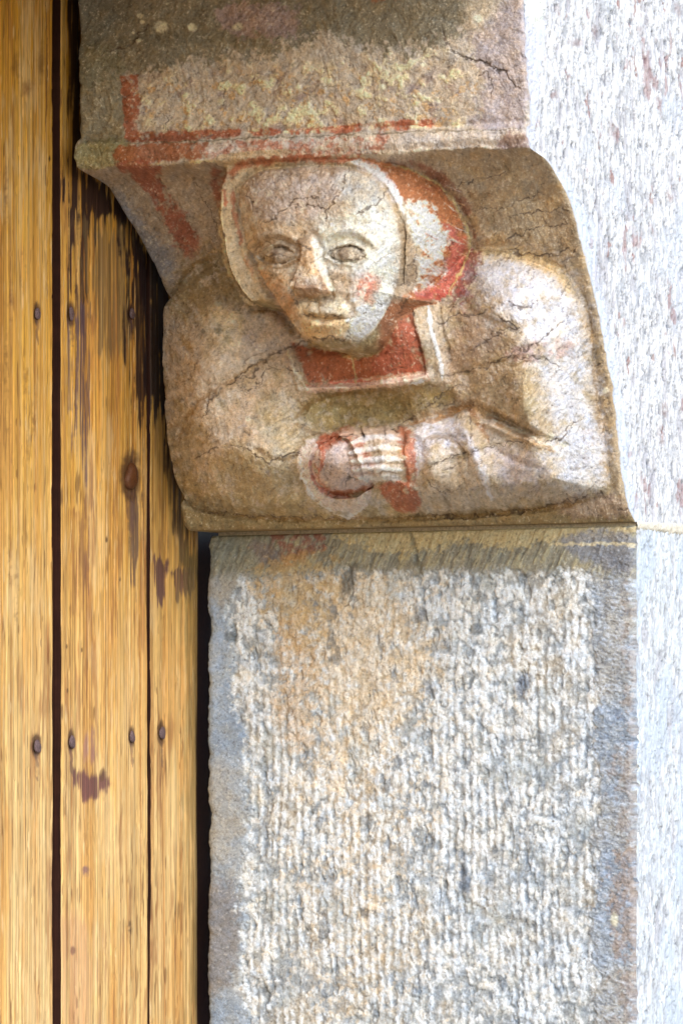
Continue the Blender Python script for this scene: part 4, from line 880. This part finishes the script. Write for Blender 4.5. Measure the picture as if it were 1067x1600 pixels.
def plank(x0, x1, seed, round_r, paintfn, ztop=1560, zbot=-520):
    nc = int((x1-x0)/1.7); nrw = 900
    xs = np.linspace(x0, x1, nc); zs = np.linspace(ztop, zbot, nrw); Zp, Xp = np.meshgrid(zs, xs, indexing='ij')
    Xe = Xp + 2.0*fbm(Zp, Zp*0, 90, seed)*(np.abs(Xp-(x0+x1)/2)/((x1-x0)/2))**4
    ax, ay = proj(Xe, DY+0*Xe, Zp)
    c = Paint(ax, ay, (228, 172, 72))
    paintfn(c, Xe, Zp, seed)
    g = vn(Xe/3.1, Zp/260, seed+3)*.5+vn(Xe/6.5, Zp/380, seed+4)*.6
    dz = g*.8 + fbm(Xe, Zp*.1, 40, seed+5)*2 + c.dis
    eL, eR = Xe-Xe[:, :1], Xe[:, -1:]-Xe
    Yp = DY - dz + arris(eL, round_r[0]) + arris(eR, round_r[1])
    # wrap the sides back into the groove
    def addcol(A, l, r): return np.concatenate([l[:, None], A, r[:, None]], 1)
    Xa = Xe; Ya = Yp; Za = Zp; dkc = np.empty_like(c.col[:, :1]); dkc[:] = lin((66, 38, 28)); dkc = dkc*(1+.3*fbm(Zp[:, :1], Zp[:, :1]*0, 14, 9))[..., None]; col = c.col
    for off in (.4, 28):
        Xa = addcol(Xa, Xe[:, 0], Xe[:, -1]); Ya = addcol(Ya, Yp[:, 0]+off, Yp[:, -1]+off); Za = addcol(Za, Zp[:, 0], Zp[:, -1]); col = np.concatenate([dkc, col, dkc], 1)
    P = np.stack([Xa, Ya, Za], -1); V = W(Xa, Ya, Za).reshape(-1, 3); fg = grid_faces(*Xa.shape)
    k = len(fg)//2
    if np.cross(V[fg[k, 1]]-V[fg[k, 0]], V[fg[k, 3]]-V[fg[k, 0]])[1] > 0: fg = fg[:, ::-1]
    return mesh_obj('plank', V, fg, M_wood, door, col.reshape(-1, 3))
#@WOOD

def afb(x, y, sc, seed=0, o=4, g=.5):
    x = x/sc; y = y/sc; s = 0; am = 1; t = 0
    for i in range(o): s = s+am*vn(x, y, seed+i); t += am; am *= g; x = x*2.03; y = y*2.03
    return s/t
def wood_base(c, X, Z, seed):
    X = X + 7*fbm(X, Z*.2, 110, seed+40, 2)+2.5*fbm(X, Z*.3, 40, seed+44, 2)
    s1 = afb(X, Z*.008, 9, seed+10, 4, .6); s2 = afb(X, Z*.006, 4.2, seed+14, 3, .7); s3 = afb(X, Z*.03, 40, seed+18, 4); sp_ = vn(X/3.6, Z/20, seed+22)*ss(.0, .5, vn(X/21, Z/140, seed+23))+.15*vn(X/5, Z/7, seed+29)
    low = ss(500, 1350, c.Y+150*s3)
    c.put(low, (232, 198, 138), .85); c.put(1-ss(40, 420, c.Y), (218, 158, 44), .85)
    c.put(ss(.0, .5, s3), (230, 166, 70), .5); c.put(ss(.05, .5, s1), (232, 192, 126), .5); c.put(ss(.05, .5, -s1), (196, 136, 70), .5)
    c.put(ss(.1, .55, s2), (164, 104, 50), .6); c.put(ss(.2, .5, afb(X, Z*.005, 3.4, seed+26, 2)), (126, 78, 38), .4)
    c.put(ss(.5, .75, sp_)*ss(.0, .4, c.n3), (104, 62, 34), .6); c.put(ss(.2, .6, -s2), (236, 204, 146), .4)
    s5 = vn(X/3.0, Z/70, seed+31)+.6*vn(X/1.9, Z/26, seed+33); c.put(ss(.6, 1.1, s5+.5*c.n3), (96, 58, 32), .65); c.put(ss(.7, 1.1, -s5-.4*c.n3), (244, 214, 160), .5); s6 = fbm(X, Z*.25, 45, seed+35, 5, .62)
    c.put(ss(.05, .45, s6), (216, 158, 84), .5); c.put(ss(.15, .5, -s6), (236, 200, 142), .5); c.put(ss(.28, .5, fbm(X, Z*.12, 22, seed+37, 4, .65)), (152, 96, 58), .5)
    c.col *= (1+.16*fbm(X, Z*.18, 4, seed+39, 3, .7))[..., None]
    c.dis = -1.6*ss(.2, .6, s2)-1.0*ss(.5, .75, sp_); return s1, s2, s3
def patch(c, P, rgb, a, s1, s2, br=.0, na=10, f=8, X=None, Z=None, st=1.6):
    d_ = sdf(c.X, c.Y, np.array(P, float), 60)+na*c.n1+(vn(X/7, Z/70, 300)+.8*vn(X/3.4, Z/45, 301))*na*st
    m_ = ss(-f, f, d_); 
    if br: m_ = m_*ss(br-.25, br+.2, .5+.9*s2+.5*s1)
    c.put(m_, rgb, a); c.dis -= m_*.6
def nailrust(c, i):
    for (px, py, rx, rz, k) in NAILS:
        if k == i or i == 9:
            c.blob(px, py, rx*1.4, rz*1.35, (78, 50, 40), .85, 0, .3, .3); c.stroke([(px, py+rz*.5), (px+1, py+rz*3.6)], rx*.75, (104, 78, 72), .6, .0, .5, 1.5, .35)
            j = c.win(px-20, px+20, py-40, py+40); c.dis[j] -= 4*np.exp(-((c.X[j]-px)/(rx*1.1))**2-((c.Y[j]-py)/(rz*1.1))**2)
PUR = (96, 66, 62)
def wood1(c, X, Z, seed):
    s1, s2, s3 = wood_base(c, X, Z, seed)
    c.blob(42, 138, 9, 14, (120, 66, 24), .7, 0, .9, .9); c.blob(64, 100, 5, 22, (110, 66, 26), .6, 0, .9, .9); c.blob(26, 98, 4, 20, (112, 72, 28), .6, 0, .9, .9)
    c.stroke([(73, 0), (74, 120), (72, 205)], 1.4, (96, 60, 24), .7, -1, .4, .3); c.blob(78, 247, 2.2, 5, (30, 18, 12), .9)
    c.stroke([(73, 205), (75, 500)], 1.0, (150, 96, 40), .5, -1, .4, .3)
    for x, y, ry in ((10, 560, 70), (14, 640, 60), (52, 650, 40), (40, 600, 40), (15, 880, 40), (25, 930, 50), (42, 700, 40), (10, 300, 60), (36, 420, 40), (18, 470, 40)): c.blob(x, y, 5, ry, (110, 66, 36), .6, 0, .5, .8, .72)
    nailrust(c, 0)
def wood2(c, X, Z, seed):
    s1, s2, s3 = wood_base(c, X, Z, seed)
    K_ = dict(X=X, Z=Z)
    patch(c, [(109, -50), (125, -50), (130, 240), (114, 250)], (50, 30, 22), .95, s1, s2, 0, 3, 3, **K_)
    patch(c, [(112, 250), (170, 290), (225, 380), (275, 480), (270, 600), (238, 600), (226, 480), (205, 420), (196, 350), (150, 335), (142, 380), (132, 330), (120, 420), (114, 300)], (58, 38, 36), .97, s1, s2, 0, 10, 5, **K_)  # old dark paint, with the corbel's contact shadow painted into it
    patch(c, [(112, 380), (126, 340), (140, 380), (138, 470), (128, 520), (116, 480)], (70, 46, 42), .9, s1, s2, .3, 8, 5, **K_)
    patch(c, [(140, 350), (200, 360), (212, 470), (196, 560), (160, 540), (140, 440)], (132, 108, 74), .75, s1, s2, .25, 10, 8, **K_)
    patch(c, [(198, 380), (232, 420), (236, 700), (222, 640), (205, 600), (200, 500)], (54, 36, 34), .95, s1, s2, .12, 8, 4, **K_)
    patch(c, [(114, 500), (138, 470), (140, 640), (132, 760), (124, 700), (118, 600)], (104, 82, 88), .85, s1, s2, .3, 6, 4, **K_)
    patch(c, [(104, 500), (110, 500), (112, 640), (106, 640)], (110, 88, 86), .7, s1, s2, .4, 3, 3, **K_)
    patch(c, [(126, 760), (140, 780), (140, 900), (130, 950), (124, 900)], (126, 84, 72), .7, s1, s2, .45, 5, 4, **K_)
    patch(c, [(112, 800), (122, 800), (120, 960), (112, 960)], (150, 98, 56), .7, s1, s2, .45, 5, 4, **K_)
    patch(c, [(200, 775), (218, 775), (221, 860), (214, 940), (205, 900)], (92, 74, 70), .85, s1, s2, .2, 4, 4, **K_)
    patch(c, [(112, 1206), (128, 1204), (146, 1212), (166, 1204), (170, 1226), (150, 1244), (134, 1250), (116, 1232)], (112, 70, 70), .92, s1, s2, .16, 7, 5, st=.7, **K_)
    patch(c, [(136, 1140), (150, 1140), (150, 1180), (140, 1190), (134, 1170)], (170, 124, 112), .7, s1, s2, .2, 5, 4, **K_)
    patch(c, [(98, 1440), (142, 1440), (146, 1640), (98, 1640)], (200, 148, 108), .55, s1, s2, .2, 10, 14, **K_)
    c.blob(134, 1360, 6, 9, (128, 92, 98), .8, 0, .6, 1.2, .45); c.blob(203, 1450, 3, 12, (80, 56, 40), .8, 0, .7, .9, .4); c.stroke([(203, 1440), (204, 1500)], 1.4, (96, 66, 40), .6, 0, .5, .5); c.blob(115, 1487, 4, 6, (110, 70, 66), .7); c.blob(160, 1212, 4, 10, (100, 76, 50), .6)
    for x, y in ((166, 843), (188, 905), (105, 1080), (104, 1010), (128, 1016)): c.blob(x, y, 1.4, 4, (80, 50, 30), .8)
    c.stroke([(219, 960), (221, 1300), (220, 1640)], 1.4, (166, 106, 46), .55, -1, .4, .3); c.stroke([(222, 500), (226, 900)], 1.5, (110, 74, 40), .6, -1, .4, .3)
    nailrust(c, 1)
def wood3(c, X, Z, seed):
    s1, s2, s3 = wood_base(c, X, Z, seed)
    K_ = dict(X=X, Z=Z)
    c.put(1-ss(900, 1000, c.Y+60*s3), (206, 158, 84), .4)
    patch(c, [(232, 380), (275, 380), (275, 720), (256, 690), (246, 640), (236, 640)], (46, 30, 28), .96, s1, s2, 0, 8, 5, **K_)  # dark brown paint, deepened by painted contact shadow beside the corbel
    patch(c, [(258, 560), (280, 560), (290, 840), (330, 900), (300, 920), (272, 840), (262, 760)], (92, 70, 52), .8, s1, s2, .12, 8, 6, **K_)
    patch(c, [(238, 868), (262, 880), (262, 930), (250, 940), (242, 930)], (104, 72, 70), .92, s1, s2, .0, 6, 4, **K_)
    patch(c, [(262, 890), (312, 890), (312, 922), (290, 930), (270, 918)], (108, 76, 70), .85, s1, s2, .1, 7, 4, **K_)
    patch(c, [(290, 860), (330, 860), (330, 1640), (300, 1640)], (150, 128, 78), .55, s1, s2, 0, 6, 8, **K_)
    nailrust(c, 2)

#@WEND
plank(xof(-95), xof(83), 201, (2, 3), wood1)
plank(xof(96.5), xof(231), 221, (2, 3), wood2)
plank(xof(237), xof(320), 241, (2, 34), wood3)
M_back = flat_mat('dark_brown_paint', (62, 36, 26), .5, 250, .25, .3)
V, f = box(-2390, xof(345), DY+20, DY+60, -520, 1560); mesh_obj('backing_board', V, f, M_back, door, label='dark brown board seen in the grooves')
M_stop = flat_mat('rebate_stop_dark', (70, 62, 55), .9, 80, .3, .5)
V, f = box(202, XE, D+2, DY+140, ZJB, 1560); mesh_obj('rebate_light_stop', V, f, M_stop, jamb)  # unseen dark block added to keep sky light out of the door gap
# nails
M_nail = flat_mat('rusty_iron', (112, 92, 92), .6, 900, .45, .6, .3)
M_nailb = flat_mat('brown_painted_iron', (96, 58, 32), .42, 900, .3, .4, .1)
def nail(px, py, rx, rz, mat, big=False):
    h, z = inv_y(px, py, DY); xc = -h; rx_ = rx/.47; a = np.linspace(0, 2*math.pi, 29)[:-1]; rr = [0, .35, .7, .9, 1.0, 1.04]; hh = [1, .95, .72, .4, .1, -.5]; hgt = 7 if big else 2.5
    rsn = np.random.RandomState(int(px)); wob = 1+.12*np.sin(2*a+rsn.rand()*6)+.08*np.sin(3*a+rsn.rand()*6)
    V = []; 
    for r_, h_ in zip(rr, hh):
        V.append(np.stack([xc+rx_*r_*np.cos(a)*wob, DY-2-h_*hgt+rsn.rand(28)*.7, z+rz*r_*np.sin(a)*wob], -1))
    V = np.array(V); nrr, ncc = V.shape[:2]; ia = np.arange(nrr*ncc).reshape(nrr, ncc); ib = np.roll(ia, -1, 1)
    f = np.stack([ia[:-1], ib[:-1], ib[1:], ia[1:]], -1).reshape(-1, 4); V = V.reshape(-1, 3)
    return mesh_obj('nail', W(V[:, 0], V[:, 1], V[:, 2]), f, mat, door, **({'label': 'large rounded brown bolt head'} if big else {}))
for px, py, rx, rz, _ in NAILS: nail(px, py, rx*.75, rz*.72, M_nailb if rx > 8 else M_nail, rx > 8)

# ------------------------------------------------------------------ lintel the corbel carries, and the ground (both out of the frame)
M_lin = flat_mat('lintel_stone', (165, 150, 125), .9, 60, .3, .5)
V, f = box(-3400, XE, 0, D-4, ZT+1, ZT+700); lo = mesh_obj('stone_lintel', V, f, M_lin, None, label='long stone lintel carried by the carved corbel', category='lintel')
M_gr = flat_mat('ground_stone', (150, 138, 120), .9, 4, .25, .3)
M_far = flat_mat('plain_wood', (206, 152, 84), .6, 40, .3, .2)
for k in range(6):
    x1_ = xof(-101)-k*330; V, f = box(x1_-322, x1_, DY, DY+18, -520, 1560); mesh_obj('plank', V, f, M_far, door)
V = np.array([(-60, -60, 0), (60, -60, 0), (60, 60, 0), (-60, 60, 0)], float); go = mesh_obj('ground', V, [(0, 1, 2, 3)], M_gr, None, kind='structure')
